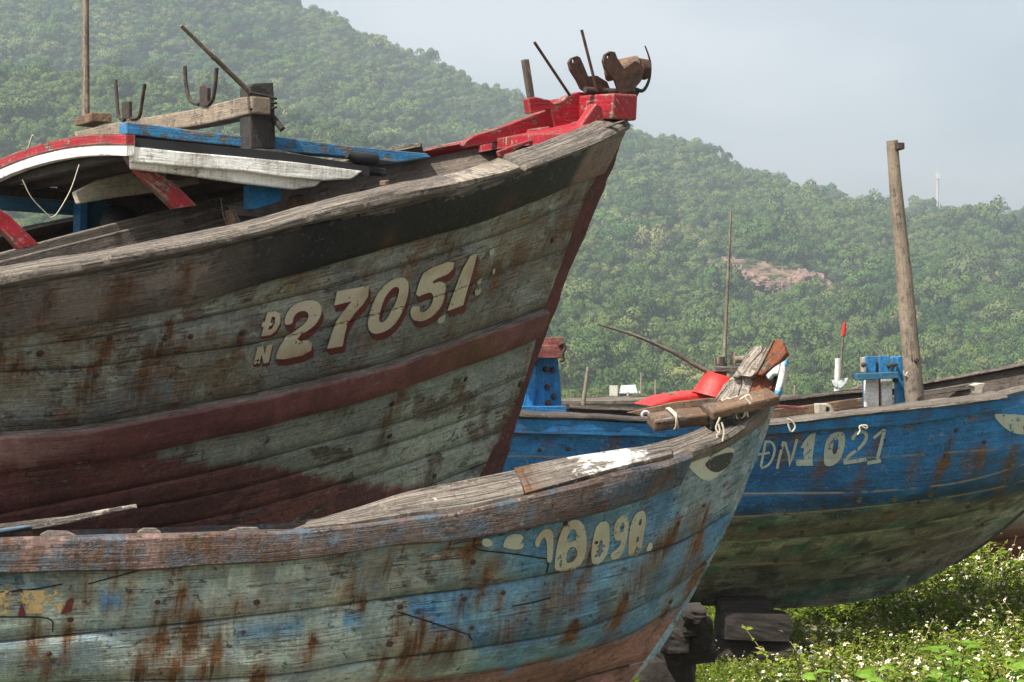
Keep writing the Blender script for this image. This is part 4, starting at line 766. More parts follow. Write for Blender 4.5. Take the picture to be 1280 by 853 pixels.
for t_, tl in ((.165, .01), (.175, -.006), (.62, .03), (.64, -.02), (.72, .015), (.735, -.01)): wrap(b0 + ax * t_ - np.array([0, 0, .004 if t_ < .5 else .018]), ax, .060, .036, .0045, M['rope'], 'rope_lashing', tl)
for pts in ([(938, 505), (932, 498), (936, 494), (940, 500)], [(898, 530), (900, 540), (896, 545), (901, 555)], [(902, 528), (905, 540), (903, 552)], [(925, 500), (935, 494), (938, 497)], [(900, 522), (895, 535), (899, 543)]):
    tube('rope_end', [P(x, y, 9.27) for x, y in curve(pts, 5)], .005, M['rope'], root2, 5)
# inside the bow
for k in range(7): plate('ceiling_plank', [(868 + k * 6, 552), (873 + k * 6, 552), (893 + k * 6, 534), (889 + k * 6, 532)], (P(880, 545, 9.75), unit([.1, -.95, .3])), .02, M['grey_wood'], root2, bevel=.002)
plate('broken_plank', [(-30, 660), (0, 655), (60, 648), (82, 646), (135, 636), (171, 630), (172, 636), (130, 644), (90, 654), (50, 662), (0, 668), (-30, 672)], q2(.3), .03, M['scrape'], root2)
plate('broken_plank', [(-30, 665), (0, 661), (38, 656), (40, 660), (0, 667), (-30, 672)], q2(.33), .03, M['blue_worn'], root2)
for pxp, off in (([(172, 664), (180, 660), (195, 660), (202, 665), (202, 672), (172, 672)], .55), ([(286, 663), (300, 659), (322, 659), (326, 665), (326, 670), (286, 670)], .55), ([(50, 668), (60, 663), (85, 664), (100, 671), (50, 676)], .5), ([(350, 668), (385, 655), (428, 641), (432, 646), (400, 660), (370, 668)], .5)):
    plate('timber_head', pxp, q2(off), .05, M['grey_wood'], root2)
for k in range(5): 
    i = B2.NX + 60 + k * 70; r = np.array([B2.row(v)[i] for v in np.linspace(.3, 5.6, 9)]); r = r - B2.n * .07; m_ = np.array([B2.mirror(p) for p in r[::-1]]); tube('frame_rib', np.concatenate([r, m_]), .025, M['inner_wood'], root2, 6)
a = B2.row(2.6); q = (a - B2.O) @ B2.n; a = a - (np.minimum(.06, np.maximum(q - .005, 0)))[:, None] * B2.n; dk = np.stack([a + (B2.mirror(a) - a) * t for t in np.linspace(0, 1, 5)])
mk('floor_boards', dk.reshape(-1, 3), grid_faces(5, B2.C).tolist(), M['inner_wood'], root2, np.stack([np.tile(np.arange(B2.C) * .01, 5), np.repeat(np.linspace(0, 1.2, 5), B2.C)], 1), smooth=False)
V = np.array([B2.row(v)[0] for v in np.linspace(0, 6, 10)]); V = np.concatenate([V, B2.mirror(V)]); mk('transom', np.concatenate([V, V + B2.f * .04]), [(i, i + 1, 11 + i, 10 + i) for i in range(9)] + [(30 + i, 31 + i, 21 + i, 20 + i) for i in range(9)], M['dull_red'], root2, np.concatenate([V[:, [0, 2]]] * 2))
# eye, lettering, scarf joints, bolts
eye = B2.decal('painted_eye', [smooth_poly(S([(358, 670), (400, 655), (440, 641), (530, 620), (607, 614), (609, 650), (590, 690), (550, 740), (510, 770), (480, 782), (440, 765), (390, 715)], **Kb), 3)], M['eye_white'], hull2, .003, 2.)
B2.decal('pupil', [smooth_poly(S([(468, 695), (500, 665), (550, 648), (590, 640), (606, 643), (597, 680), (570, 715), (530, 740), (495, 732), (470, 708)], **Kb), 3)], M['eye_black'], eye, .005, 2.)
K2 = dict(ox=580, oy=540, k=2.726)
txt = [[[(60, 365), (80, 360), (98, 375), (95, 390), (62, 390)]], [[(132, 382), (145, 355), (175, 345), (200, 352), (205, 380), (195, 402), (135, 395)]], [[(238, 382), (250, 350), (275, 328), (300, 333), (304, 380), (298, 445), (280, 442), (282, 385), (275, 355), (262, 365), (252, 395)]],
 [[(308, 442), (316, 380), (335, 325), (360, 299), (392, 298), (414, 330), (417, 390), (406, 442), (370, 472), (330, 478), (306, 467)], [(347, 370), (360, 332), (380, 330), (383, 360), (362, 378)], [(345, 442), (352, 398), (375, 387), (387, 412), (375, 437), (356, 447)]],
 [[(430, 422), (438, 360), (453, 308), (492, 302), (495, 350), (490, 410), (462, 450), (436, 450)], [(453, 420), (458, 372), (471, 362), (470, 402), (461, 427)]],
 [[(508, 347), (513, 305), (540, 280), (560, 289), (558, 340), (547, 390), (530, 427), (500, 437), (497, 412), (525, 395), (537, 367), (515, 372)], [(527, 345), (532, 312), (544, 305), (544, 337)]],
 [[(557, 402), (562, 330), (580, 278), (612, 263), (620, 300), (610, 350), (602, 402), (583, 424), (560, 424)], [(582, 378), (586, 358), (595, 354), (593, 374)], [(591, 318), (595, 299), (604, 293), (602, 318)]], [[(618, 402), (630, 373), (641, 380), (638, 402), (622, 407)]]]
reg2 = None
for outs in txt:
    d = B2.decal('registration_number' if reg2 is None else 'digit', [smooth_poly(S(o, **K2), 2) for o in outs], M['letter2'], root2 if reg2 is None else reg2, .004, 2.)
    if reg2 is None: reg2 = d
B2.decal('yellow_mark', [np.array([(-2, 738), (78, 738), (80, 750), (76, 766), (-2, 768)], float)], M['yellow_mark'], hull2, .003, 2.5)
B2.decal('red_mark', [np.array([(84, 750), (93, 747), (89, 765), (76, 768)], float)], M['letter_red'], hull2, .004, 2.5); B2.decal('red_mark', [np.array([(27, 752), (33, 770), (22, 770)], float)], M['letter_red'], hull2, .005, 2.)
for pl in ([(594, 672), (595, 686), (640, 692), (686, 699)], [(497, 765), (530, 775), (560, 785), (585, 793)], [(686, 699), (683, 716)], [(585, 793), (590, 800)], [(0, 740), (40, 737), (78, 730)], [(0, 771), (60, 773), (66, 790)], [(640, 758), (665, 753), (688, 747)], [(110, 730), (140, 722), (180, 712)]):
    B2.decal('scarf_joint', [stroke(curve(pl, 5), 1.7)], M['crack'], hull2, .003, 40)
B2.bolts(BO2, .0125, M['rust'], hull2)
# ================================================================== BOAT 3 : the blue boat behind
L3 = [
 [(430, 513), (640, 516), (800, 523), (880, 528), (960, 528), (1044, 518), (1140, 507), (1253, 493), (1330, 472), (1425, 432)],
 [(430, 540), (640, 541), (820, 545), (960, 542), (1030, 536), (1118, 531), (1241, 512), (1330, 491), (1418, 455)],
 [(430, 570), (640, 570), (800, 574), (960, 575), (1073, 573), (1171, 567), (1280, 555), (1350, 531), (1405, 492)],
 [(430, 610), (700, 615), (960, 617), (1101, 614), (1210, 601), (1280, 581), (1340, 560), (1390, 522)],
 [(430, 643), (700, 647), (919, 646), (1081, 634), (1180, 622), (1246, 610), (1300, 594), (1372, 549)],
 [(430, 680), (700, 682), (880, 679), (1060, 668), (1160, 654), (1252, 629), (1318, 603)],
 [(430, 712), (700, 714), (892, 707), (1060, 697), (1170, 672), (1275, 641)],
 [(430, 734), (700, 737), (900, 735), (1040, 722), (1150, 702), (1232, 677)],
 [(430, 752), (700, 756), (861, 757), (1012, 759), (1094, 748), (1150, 729), (1190, 706)]]
B3 = Hull(P(1290, 600, 18.6), 14, 2, L3, [1.15, 1.14, 1.10, 1.04, .97, .82, .60, .34, .05], [1.5, 1.5, 1.6, 1.7, 1.8, 2.0, 2.1, 2.2, 2.3], NU=360, aft=1.2)
root3 = thing('fishing_boat', 'blue wooden boat with green-brown bottom, numbered 1021, propped on blocks above the weeds', 'boat', [B3.O[0] - 2.6 * B3.f[0], B3.O[1] - 2.6 * B3.f[1], .4])
RB3 = [(1190, 545, 75, 8, 1.), (1230, 552, 60, 10, .8), (1270, 555, 70, 8, .9), (1100, 540, 60, 9, .6), (1030, 570, 60, 8, .6), (1045, 560, 35, 6, .9), (1243, 497, 30, 6, 1.), (995, 540, 20, 14, .8), (985, 555, 30, 5, .8), (1080, 580, 60, 10, .5), (1255, 600, 50, 6, .8), (770, 545, 30, 8, .7), (710, 570, 30, 7, .6), (690, 545, 30, 8, .4), (1150, 560, 60, 8, .5), (1215, 555, 50, 8, .4)]
def paint3(px, py, v, U, W):
    lo = fbm(px / 60., py / 22., 1); hi = fbm(px / 20., py / 8., 2)
    c = lerp3((.014, .12, .30), (.014, .085, .23), sstep(.42, .6, lo)); c = lerp3(c, (.012, .05, .13), sstep(2.6, 3.8, v)); c = lerp3(c, (.02, .16, .38), sstep(700, 620, px) * .5 + .25 * sstep(.58, .68, hi))
    low = sstep(3.8, 4.25, v + (hi - .5) * .5 - .6 * sstep(1150, 1280, px)); lw = lerp3((.235, .225, .175), (.155, .155, .12), sstep(.4, .6, fbm(px / 110., (py + px * .12) / 7., 21))); lw = lerp3(lw, (.04, .13, .09), sstep(.53, .62, fbm(px / 120. + 4, (py + px * .12) / 6., 5)) * .8); lw = lerp3(lw, (.15, .10, .075), sstep(.54, .6, fbm(px / 70. + 9, (py + px * .12) / 5., 35)) * .7); lw = lerp3(lw, (.04, .035, .025), sstep(.56, .62, fbm(px / 30. + 2, (py + px * .12) / 3.5, 45)) * .7); lw = lerp3(lw, (.15, .105, .085), blotch(px, py, 1180, 680, 50, 18, 8) * .6)
    c = lerp3(c, lw, low)
    c = c * (.82 + .36 * _hash(np.floor(v) * 1.7 + 3, np.floor(v) * 0 + 8))[..., None]
    rust = streaks(px, py, RB3, k=80) * .9; rust = np.maximum(rust, .8 * sstep(.52, .62, fbm(px / 30., py / 6., 12)) * np.exp(-((v - 1.06) / .06) ** 2))
    g = np.zeros_like(px)
    for k, st_ in ((2, .45), (3, .85), (4, .9), (5, .5), (6, .95), (7, .5)): g = np.maximum(g, st_ * np.exp(-((v - k - (fbm(px / 25., 0 * px + k, 4) - .5) * .03) / .03) ** 2) * sstep(.3, .45, fbm(px / 18., 0 * px + 3 * k, 6)))
    return dict(paint=c, paint2=lerp3(c * .7, c * 1.3, sstep(.45, .55, hi)), rust=rust, peel=.1 + .2 * low, groove=g)
hull3 = B3.build([(0, 0, 0), (.5, 0, 0)] + B3.strake_rows(1, 8, sub=(.1, .3, .5, .7, .9), e=.05, g=-.004), paint3, M['hull3'], root3, inner=M['inner_wood'], inner_v0=.15)
M['rail3'] = weather('blue_rail_paint', (.014, .14, .34), (.02, .10, .24), .7, wood=((.10, .075, .06), (.3, .25, .21)), peel=.24, rust=.35, bump=.5)
cS = B3.col(1253); cG = B3.col(805)
B3.strip('rubbing_strake', [(1., -.01), (1., .03), (.95, .045), (.5, .05), (.25, .05), (.2, -.01)], 0, cS, M['rail3'], root3, jit=.006)
B3.strip('rail_cap', [(.2, -.02), (.2, .06), (.1, .07), (0, .065), (-.05, .04), (-.05, -.12), (.2, -.12)], 0, cG, M['dark_wood'], root3, jit=.012)
B3.strip('rail_cap', [(.2, -.02), (.22, .055), (.12, .07), (.02, .06), (-.02, .02), (-.02, -.12), (.2, -.12)], cG + 1, cS, M['grey_wood'], root3, jit=.01)
B3.strip('rail_cap', [(.2, -.02), (.2, .01), (.05, .01), (0, 0), (0, -.1), (.2, -.1)], cS + 1, B3.C - 1, M['grey_wood'], root3, jit=.006)
sl = [B3.row(v)[-1] for v in np.linspace(-.2, 8, 40)]; sl = np.array(sl); sl = sl - ((sl - B3.O) @ B3.n)[:, None] * B3.n; Bk = sl - B3.f * .12; Fr = sl + B3.f * .05
V = np.concatenate([Fr + B3.n * .035, Fr - B3.n * .035, Bk - B3.n * .05, Bk + B3.n * .05]); mk('stem', V, grid_faces(4, 40, True, closed=True).tolist() + [(0, 40, 80, 120), (39, 159, 119, 79)], M['dark_wood'], root3, np.stack([np.tile(np.linspace(0, 2, 40), 4), np.repeat([0, .07, .2, .3], 40)], 1), smooth=False)
a = B3.row(1.6); q = (a - B3.O) @ B3.n; a = a - (np.minimum(.06, np.maximum(q - .005, 0)))[:, None] * B3.n; dk = np.stack([a + (B3.mirror(a) - a) * t for t in np.linspace(0, 1, 7)])
mk('deck', dk.reshape(-1, 3), grid_faces(7, B3.C).tolist(), M['inner_wood'], root3, np.stack([np.tile(np.arange(B3.C) * .015, 7), np.repeat(np.linspace(0, 2.2, 7), B3.C)], 1), smooth=False)
V = np.array([B3.row(v)[0] for v in np.linspace(0, 8, 10)]); V = np.concatenate([V, B3.mirror(V)]); mk('transom', np.concatenate([V, V + B3.f * .05]), [(i, i + 1, 11 + i, 10 + i) for i in range(9)] + [(30 + i, 31 + i, 21 + i, 20 + i) for i in range(9)], M['blue_dull'], root3, np.concatenate([V[:, [0, 2]]] * 2))
K5 = dict(ox=960, oy=380, k=3.553); reg3 = None
for outs in ([stroke(curve([(957, 551), (954, 567), (951, 584)], 4), 3.2)], [stroke(curve([(957, 552), (964, 553), (968, 561), (965, 574), (959, 582), (951, 585)], 4), 3.0)], [stroke(curve([(947, 568), (955, 567), (962, 566)], 3), 3.)],
 [stroke([(971, 586), (974, 572), (979, 552), (981, 553), (986, 570), (987, 582), (990, 572), (996, 549)], 3.4)],
 [S([(143, 640), (160, 608), (185, 580), (211, 571), (205, 620), (196, 685), (200, 718), (121, 720), (125, 695), (150, 690), (160, 640), (150, 640)], **K5)],
 [smooth_poly(S([(246, 690), (250, 630), (268, 585), (300, 568), (338, 570), (343, 610), (331, 670), (310, 705), (275, 723), (250, 716)], **K5), 2), smooth_poly(S([(283, 662), (290, 612), (312, 594), (313, 630), (301, 672)], **K5), 2)],
 [stroke(curve(S([(373, 603), (390, 577), (415, 566), (434, 578), (432, 605), (405, 640), (362, 672), (338, 700)], **K5), 4), 4.)], [stroke(curve(S([(334, 706), (380, 700), (436, 690)], **K5), 3), 4.4)],
 [stroke(curve(S([(468, 596), (490, 578), (513, 560)], **K5), 3), 3.6)], [stroke(curve(S([(517, 556), (502, 620), (484, 690)], **K5), 3), 4.2)], [stroke(curve(S([(440, 706), (470, 702), (500, 696)], **K5), 3), 4.6)]):
    d = B3.decal('registration_number' if reg3 is None else 'digit', [np.array(o, float) for o in outs], M['letter3'], root3 if reg3 is None else reg3, .004 + .0012 * (reg3 is not None) * rng.random(), 2.)
    if reg3 is None: reg3 = d
eye3 = B3.decal('painted_eye', [smooth_poly(S([(998, 490), (1030, 487), (1137, 494), (1200, 500), (1230, 530), (1190, 575), (1137, 582), (1080, 572), (1030, 535)], **K5), 3)], M['eye_white'], hull3, .004, 3.)
B3.decal('pupil', [smooth_poly(S([(1128, 545), (1150, 525), (1185, 525), (1195, 545), (1175, 568), (1140, 572)], **K5), 3)], M['eye_black'], eye3, .006, 3.)
B3.bolts([(1118, 531), (1243, 500), (1195, 538), (1230, 553), (674, 563), (710, 562), (1002, 665), (1080, 692), (1155, 690), (1112, 700), (1030, 632), (1148, 628), (1170, 610), (1228, 655), (880, 640), (950, 660), (1060, 655), (1260, 600), (1105, 550), (975, 560)], .017, M['rust'], hull3)
for (x, y) in ((1074, 625), (1118, 624), (1163, 618), (1210, 632), (1240, 635), (1002, 667), (970, 700), (1140, 665)): B3.decal('scraped_patch', [smooth_poly([(x - 4, y - 1), (x, y - 5), (x + 4, y - 3), (x + 2, y + 4), (x - 3, y + 4)], 2)], M['scrape'], hull3, .004, 2.)
# ---- fittings of the blue boat
def p3(off): return B3.pl(off)
plate('bitt_post', [(664, 517), (668, 480), (671, 443), (697, 443), (700, 470), (703, 517)], p3(.15), .30, M['blue'], root3)
plate('bitt_post', [(630, 517), (634, 470), (640, 443), (668, 443), (671, 470), (666, 517)], p3(.20), .30, M['blue'], root3)
beam('bitt_base', onplane(630, 513, *p3(.25)), onplane(704, 513, *p3(.25)), .20, .07, M['blue'], root3)
beam('bitt_cap', onplane(630, 440, *p3(.16)), onplane(699, 440, *p3(.16)), .34, .10, M['dull_red'], root3); beam('bitt_cap', onplane(630, 428, *p3(.16)), onplane(699, 428, *p3(.16)), .28, .07, M['dull_red'], root3)
tube('iron_eye', [onplane(x, y, *p3(.34)) for x, y in curve([(698, 432), (704, 430), (706, 436), (703, 442), (704, 450), (700, 452)], 4)], .014, M['dark_iron'], root3, 8)
for (x, y) in ((684, 484), (685, 504), (692, 496), (682, 462), (691, 463)): 
    c = onplane(x, y, *p3(.155)); tube('bolt_head', [c - B3.n * .01, c + B3.n * .03], [.028, .016], M['rust'], root3, 8)
# mast, bollards
K6 = dict(ox=1060, oy=420, k=5.818); pa = lambda o: p3(.62 + o)
mp = [(1115, 176), (1121, 250), (1128, 320), (1135, 400), (1140, 455), (1144, 512)]; mast3 = tube('mast', [onplane(x, y, *p3(.70)) for x, y in curve(mp, 5)], np.linspace(.05, .082, 26) + (fbm(np.arange(26) / 3., np.zeros(26), 3) - .5) * .008, M['pole'], root3, 16)
c = onplane(1121, 183, *p3(.76)); beam('mast_fitting', c - B3.f * .01, c + B3.f * .05, .09, .06, M['dark_iron'], mast3)
for (x, y) in ((1145, 451), (1149, 498)): c = onplane(x, y, *p3(.77)); tube('bolt_head', [c - B3.n * .02, c + B3.n * .03], [.026, .018], M['dark_iron'], mast3, 8)
def board3(nm, poly, o, th, m): return plate(nm, S(poly, **K6), pa(o), th, m, root3, bevel=.005)
for x0, x1, t_ in ((135, 205, 148), (228, 304, 144)):
    board3('bollard_board', [(x0, t_ + 4), (x0 + 8, t_), (x1 - 8, t_), (x1, t_ + 6), (x1, 268), (x0 + 4, 268)], 0, .05, M['blue'])
board3('bollard_board', [(130, 270), (210, 270), (226, 270), (226, 516), (150, 518), (132, 520)], .004, .05, M['white']); board3('bollard_board', [(240, 268), (318, 268), (326, 512), (246, 516)], -.003, .05, M['white'])
board3('bollard_board', [(204, 150), (228, 148), (232, 265), (206, 268)], -.05, .05, M['brown_wood']); board3('bollard_board', [(205, 268), (245, 268), (252, 516), (220, 516)], -.02, .03, M['orange_wood'])
board3('bollard_board', [(105, 158), (134, 155), (134, 268), (108, 268)], -.03, .05, M['cream']); board3('bollard_board', [(116, 268), (136, 268), (140, 520), (126, 520)], -.03, .05, M['blue_dull'])
board3('bollard_crosspiece', [(66, 276), (368, 262), (370, 308), (72, 326)], .09, .07, M['blue_dull'])
board3('bollard_board', [(322, 156), (362, 150), (366, 262), (330, 262)], -.03, .06, M['blue']); board3('bollard_board', [(362, 150), (415, 146), (420, 500), (358, 510)], .01, .07, M['blue']); board3('bollard_board', [(414, 200), (440, 195), (446, 500), (420, 505)], -.02, .06, M['dull_red'])
board3('bollard_board', [(508, 150), (524, 142), (554, 470), (540, 486), (530, 486)], -.05, .06, M['blue'])
for (x, y) in ((122, 212), (345, 210), (308, 218), (352, 325)): c = onplane(*S([(x, y)], **K6)[0], *pa(.03)); tube('bolt_head', [c - B3.n * .03, c + B3.n * .02], [.022, .014], M['dark_iron'], root3, 8)
tube('rope_lashing', [onplane(x, y, *p3(.74)) for x, y in curve(S([(404, 255), (412, 290), (425, 280), (432, 265), (430, 300), (440, 290)], **K6), 4)], .007, M['rope'], root3, 5)
tube('rope_lashing', [onplane(x, y, *p3(1.24)) for x, y in curve(S([(70, 720), (88, 690), (84, 660), (110, 652), (136, 655), (138, 675), (100, 660)], **K6), 4)], .008, M['rope'], root3, 5)
tube('rope_lashing', [onplane(x, y, *p3(1.24)) for x, y in curve([(984, 524), (990, 527), (994, 534), (989, 540), (985, 530)], 4)], .008, M['rope'], root3, 5)
plate('blue_cloth', S([(90, 540), (170, 518), (300, 525), (370, 530), (340, 545), (200, 545)], **K6), p3(.9), .03, M['blue'], root3); plate('blue_cloth', S([(395, 522), (460, 512), (482, 524), (440, 546), (420, 540)], **K6), p3(1.0), .02, M['blue'], root3)
plate('cleat', S([(905, 360), (960, 345), (1000, 345), (985, 380), (975, 420), (935, 425), (925, 385)], **K6), p3(.4), .10, M['cream'], root3)
plate('cleat', [(1023, 505), (1038, 505), (1044, 516), (1040, 519), (1024, 518)], p3(.7), .1, M['cream'], root3, holes=[[(1033, 509), (1037, 510), (1038, 515), (1033, 515)]])
# far-side bulwark planks and loose gear on deck
plate('bulwark_plank', S([(-100, 500), (120, 470), (560, 402), (800, 362), (1000, 322), (1300, 268), (1300, 330), (1000, 372), (560, 440), (560, 480), (120, 520), (-100, 545)], **K6), p3(-.7), .05, M['grey_wood'], root3)
plate('deck_plank', [(965, 512), (1010, 507), (1060, 500), (1085, 497), (1085, 508), (1020, 518), (965, 524)], p3(-.2), .05, M['brown_wood'], root3)
plate('red_plank', [(968, 506), (1000, 508), (1011, 508), (1009, 512), (968, 510)], p3(-.1), .04, M['dull_red'], root3)
# cabin roof in red with its post
rs = [(812, 508), (838, 497), (868, 492), (900, 490), (925, 492), (925, 507), (900, 505), (860, 508)]
plate('red_roof', rs, p3(-.15), .5, M['red_sheet'], root3, bevel=.02)
c0 = onplane(893, 498, *p3(-.2)); c1 = onplane(901, 470, *p3(-.2)); tube('red_funnel', [c0, c0 + (c1 - c0) * .5, c1, c1 + (c1 - c0) * .02], [.20, .165, .135, .12], M['red_sheet'], root3, 20)
plate('roof_edge_plank', [(784, 516), (842, 503), (885, 498), (930, 498), (930, 504), (860, 510), (800, 520)], p3(.1), .04, M['brown_wood'], root3)
beam('bracket', onplane(892, 462, *p3(-.2)), onplane(930, 462, *p3(-.2)), .10, .05, M['grey_wood'], root3); beam('bracket', onplane(895, 451, *p3(-.22)), onplane(906, 450, *p3(-.22)), .08, .06, M['pole'], root3)
beam('bracket', onplane(915, 456, *p3(-.24)), onplane(917, 440, *p3(-.24)), .03, .04, M['pole'], root3); tube('bracket', [onplane(918, 450, *p3(-.2)), onplane(931, 449, *p3(-.2))], .03, M['pole'], root3, 10)
tube('post', [onplane(901, 470, *p3(-.22)), onplane(901, 446, *p3(-.22))], .05, M['dark_wood'], root3, 10)
tube('antenna_pole', [onplane(x, y, *p3(-.2)) for x, y in ((905, 458), (908, 390), (910, 350), (914, 265))], [.017, .015, .014, .008], M['pole'], root3, 8)
tube('bent_rod', [onplane(x, y, *p3(-.2)) for x, y in curve([(892, 469), (868, 456), (840, 440), (800, 422), (770, 412), (747, 405)], 5)], np.linspace(.022, .009, 26), M['dark_pole'], root3, 8)
tube('loose_pole', [onplane(836, 493, *p3(-.4)), onplane(850, 496, *p3(-.4))], .025, M['pole'], root3, 8)
tube('metal_ring', [onplane(807 + 4.5 * math.cos(t), 519 + 4.5 * math.sin(t), *p3(.95)) for t in np.linspace(0, 6.28, 16)], .012, M['galv'], root3, 6)
# things standing just behind it
def stick(name, pts, d, rad, mat, label, cat, group=None):
    V = [P(x, y, d) for x, y in pts]; o = tube(name, V, rad, mat, None, 8, loc=V[0].tolist()); return tag(o, label, cat, group)
stick('wooden_stake', [(726, 532), (731, 490), (735, 459)], 21.5, [.022, .02, .016], M['pole'], 'thin upright wooden stake behind the blue rail, right of the blue bitt', 'stake')
sh = thing('engine_shaft', 'upright grey pipe with propeller blades and a red-tipped rod beside the blue and white boards', 'boat engine', P(1046, 500, 21.8))
tube('pipe', [P(1044.5, 530, 21.8), P(1046, 500, 21.8), P(1048, 448, 21.8)], .034, M['galv'], sh, 12)
tube('rod', [P(1051, 470, 21.75), P(1053, 430, 21.75), P(1055, 412, 21.75)], .012, M['dark_pole'], sh, 8); tube('red_tip', [P(1054, 420, 21.75), P(1055, 412, 21.75), P(1056, 403, 21.75)], [.02, .022, .014], M['red_sheet'], sh, 10)
for pxp in ([(1047, 478), (1040, 474), (1041, 481), (1047, 486)], [(1047, 478), (1056, 473), (1061, 472), (1057, 481), (1049, 487)]): plate('blade', smooth_poly(pxp, 2), (P(1047, 480, 21.76), np.array([.1, -1, .1])), .02, M['galv'], sh, bevel=.004)
tube('driftwood', [P(x, y, 21.6) for x, y in curve([(1030, 507), (1045, 499), (1062, 493), (1082, 485)], 4)], np.linspace(.03, .05, 13), M['grey_wood'], sh, 8) if False else tag(tube('driftwood_branch', [P(x, y, 21.6) for x, y in curve([(1030, 506), (1045, 498), (1062, 492), (1082, 484)], 4)], np.linspace(.03, .05, 13), M['grey_wood'], None, 8, loc=P(1050, 497, 21.6).tolist()), 'bleached driftwood branch lying behind the blue rail under the grey pipe', 'driftwood')
# grey hull further back, and the red one at the right edge
def simple_boat(label, O, psi, heel, L, b, LL, fnp, mat, cap, aft=3.):
    H = Hull(O, psi, heel, L, b, LL, NU=90, aft=aft, NX=14); rt = thing('beached_boat', label, 'boat', [H.O[0] - 2 * H.f[0], H.O[1] - 2 * H.f[1], .2]); H.build([(0, 0, 0)] + H.strake_rows(0, H.K - 1, sub=(.5,))[1:], fnp, mat, rt, inner=M['inner_wood'], inner_v0=.1)
    H.strip('rail_cap', [(.12, -.02), (.12, .05), (-.02, .05), (-.04, -.1), (.12, -.1)], 0, H.C - 1, cap, rt)
    a = H.row(.8); dk = np.stack([a + (H.mirror(a) - a) * t for t in np.linspace(.02, .98, 5)]); mk('deck', dk.reshape(-1, 3), grid_faces(5, H.C).tolist(), M['inner_wood'], rt, np.stack([np.tile(np.arange(H.C) * .05, 5), np.repeat(np.linspace(0, 2, 5), H.C)], 1), smooth=False)
    V = np.array([H.row(v)[0] for v in np.linspace(0, H.K - 1, 8)]); V = np.concatenate([V, H.mirror(V)]); mk('transom', np.concatenate([V, V + H.f * .05]), [(i, i + 1, 9 + i, 8 + i) for i in range(7)] + [(24 + i, 25 + i, 17 + i, 16 + i) for i in range(7)], mat, rt, np.concatenate([V[:, [0, 2]]] * 2)); return H
def paintg(px, py, v, U, W): c = lerp3((.30, .32, .31), (.24, .25, .25), fbm(px / 20., py / 8., 3)); return dict(paint=c, paint2=c * .8, rust=0 * px, peel=0 * px)
simple_boat('pale grey boat half hidden behind the blue boat, below the grey pipe', P(1070, 520, 25.), 8, 0, [[(800, 500), (960, 497), (1030, 500), (1075, 503), (1110, 500)], [(800, 530), (960, 528), (1030, 530), (1075, 530), (1104, 525)], [(800, 580), (960, 580), (1030, 580), (1090, 570)], [(800, 620), (960, 620), (1030, 618), (1070, 600)]], [.9, .85, .6, .05], [1.2, 1.3, 1.6, 1.8], paintg, M['hull5'], M['grey_wood'], 1.)
def paintred(px, py, v, U, W):
    c = lerp3((.33, .11, .085), (.24, .075, .06), fbm(px / 20., py / 8., 3)); c = lerp3((.40, .38, .35), c, sstep(1.75, 1.82, v)); c = lerp3(c, (.17, .16, .15), np.exp(-((v - 1.3) / .18) ** 2)); return dict(paint=c, paint2=c * .85, rust=0 * px, peel=0 * px)
simple_boat('grey-topped boat with red bottom behind the bow at the right edge', P(1450, 690, 25.), 16, 0, [[(1000, 545), (1150, 560), (1300, 560), (1450, 535), (1540, 500)], [(1000, 600), (1150, 612), (1300, 612), (1440, 590), (1525, 550)], [(1000, 690), (1150, 682), (1280, 672), (1420, 650), (1490, 610)], [(1000, 730), (1150, 728), (1300, 720), (1400, 700), (1440, 680)], [(1000, 760), (1150, 760), (1300, 758), (1400, 740)]], [1.3, 1.25, 1., .6, .05], [1.6, 1.7, 2., 2.2, 2.4], paintred, M['hull5'], M['grey_wood'], 1.)

# ================================================================== GROUND
def ground_z(x, y):
    bank = .72 * sstep(17.5, 12.5, y) * sstep(1.0, -.3, x - (y - 9.5) * .10)
    z = bank - .0012 * np.maximum(y - 45, 0) + (fbm(x * .8, y * .8, 2) - .5) * .12 * sstep(80, 20, y) + (fbm(x * .05, y * .05, 7) - .5) * 1.2 * sstep(40, 150, y)
    return z - .05
def frange(a, b, n, p=1.): return a + (b - a) * np.linspace(0, 1, n) ** p
gx = np.concatenate([-frange(30, 900, 40, 2.)[::-1], np.linspace(-29, 29, 150), frange(30, 900, 40, 2.)]); gy = np.concatenate([-frange(8, 200, 14, 2.)[::-1], np.linspace(-7, 40, 150), frange(41, 1700, 80, 2.2)])
X, Y = np.meshgrid(gx, gy); Z = ground_z(X, Y)
m, t, b = newmat('ground_soil'); oc = nd(t, 'ShaderNodeTexCoord').outputs['Object']
n1 = noise_(t, oc, .35, 6); n2 = noise_(t, oc, 3.5, 8, .65); n3 = noise_(t, oc, 40, 6, .7)
c = mix(t, mapr(t, n2, .35, .65), (.17, .13, .085), (.30, .25, .18)); c = mix(t, mapr(t, n1, .46, .56), c, (.075, .11, .03)); c = mix(t, mapr(t, n3, .5, .7, 0, .5), c, (.07, .06, .04))
t.links.new(c, b.inputs['Base Color']); b.inputs['Roughness'].default_value = .95; t.links.new(nd(t, 'ShaderNodeBump', {'Height': math_(t, 'ADD', n2, math_(t, 'MULTIPLY', n3, .4)), 'Strength': .7, 'Distance': .05}).outputs[0], b.inputs['Normal'])
tag(mk('ground', np.stack([X.ravel(), Y.ravel(), Z.ravel()], 1), grid_faces(len(gy), len(gx), True).tolist(), m), kind='structure')

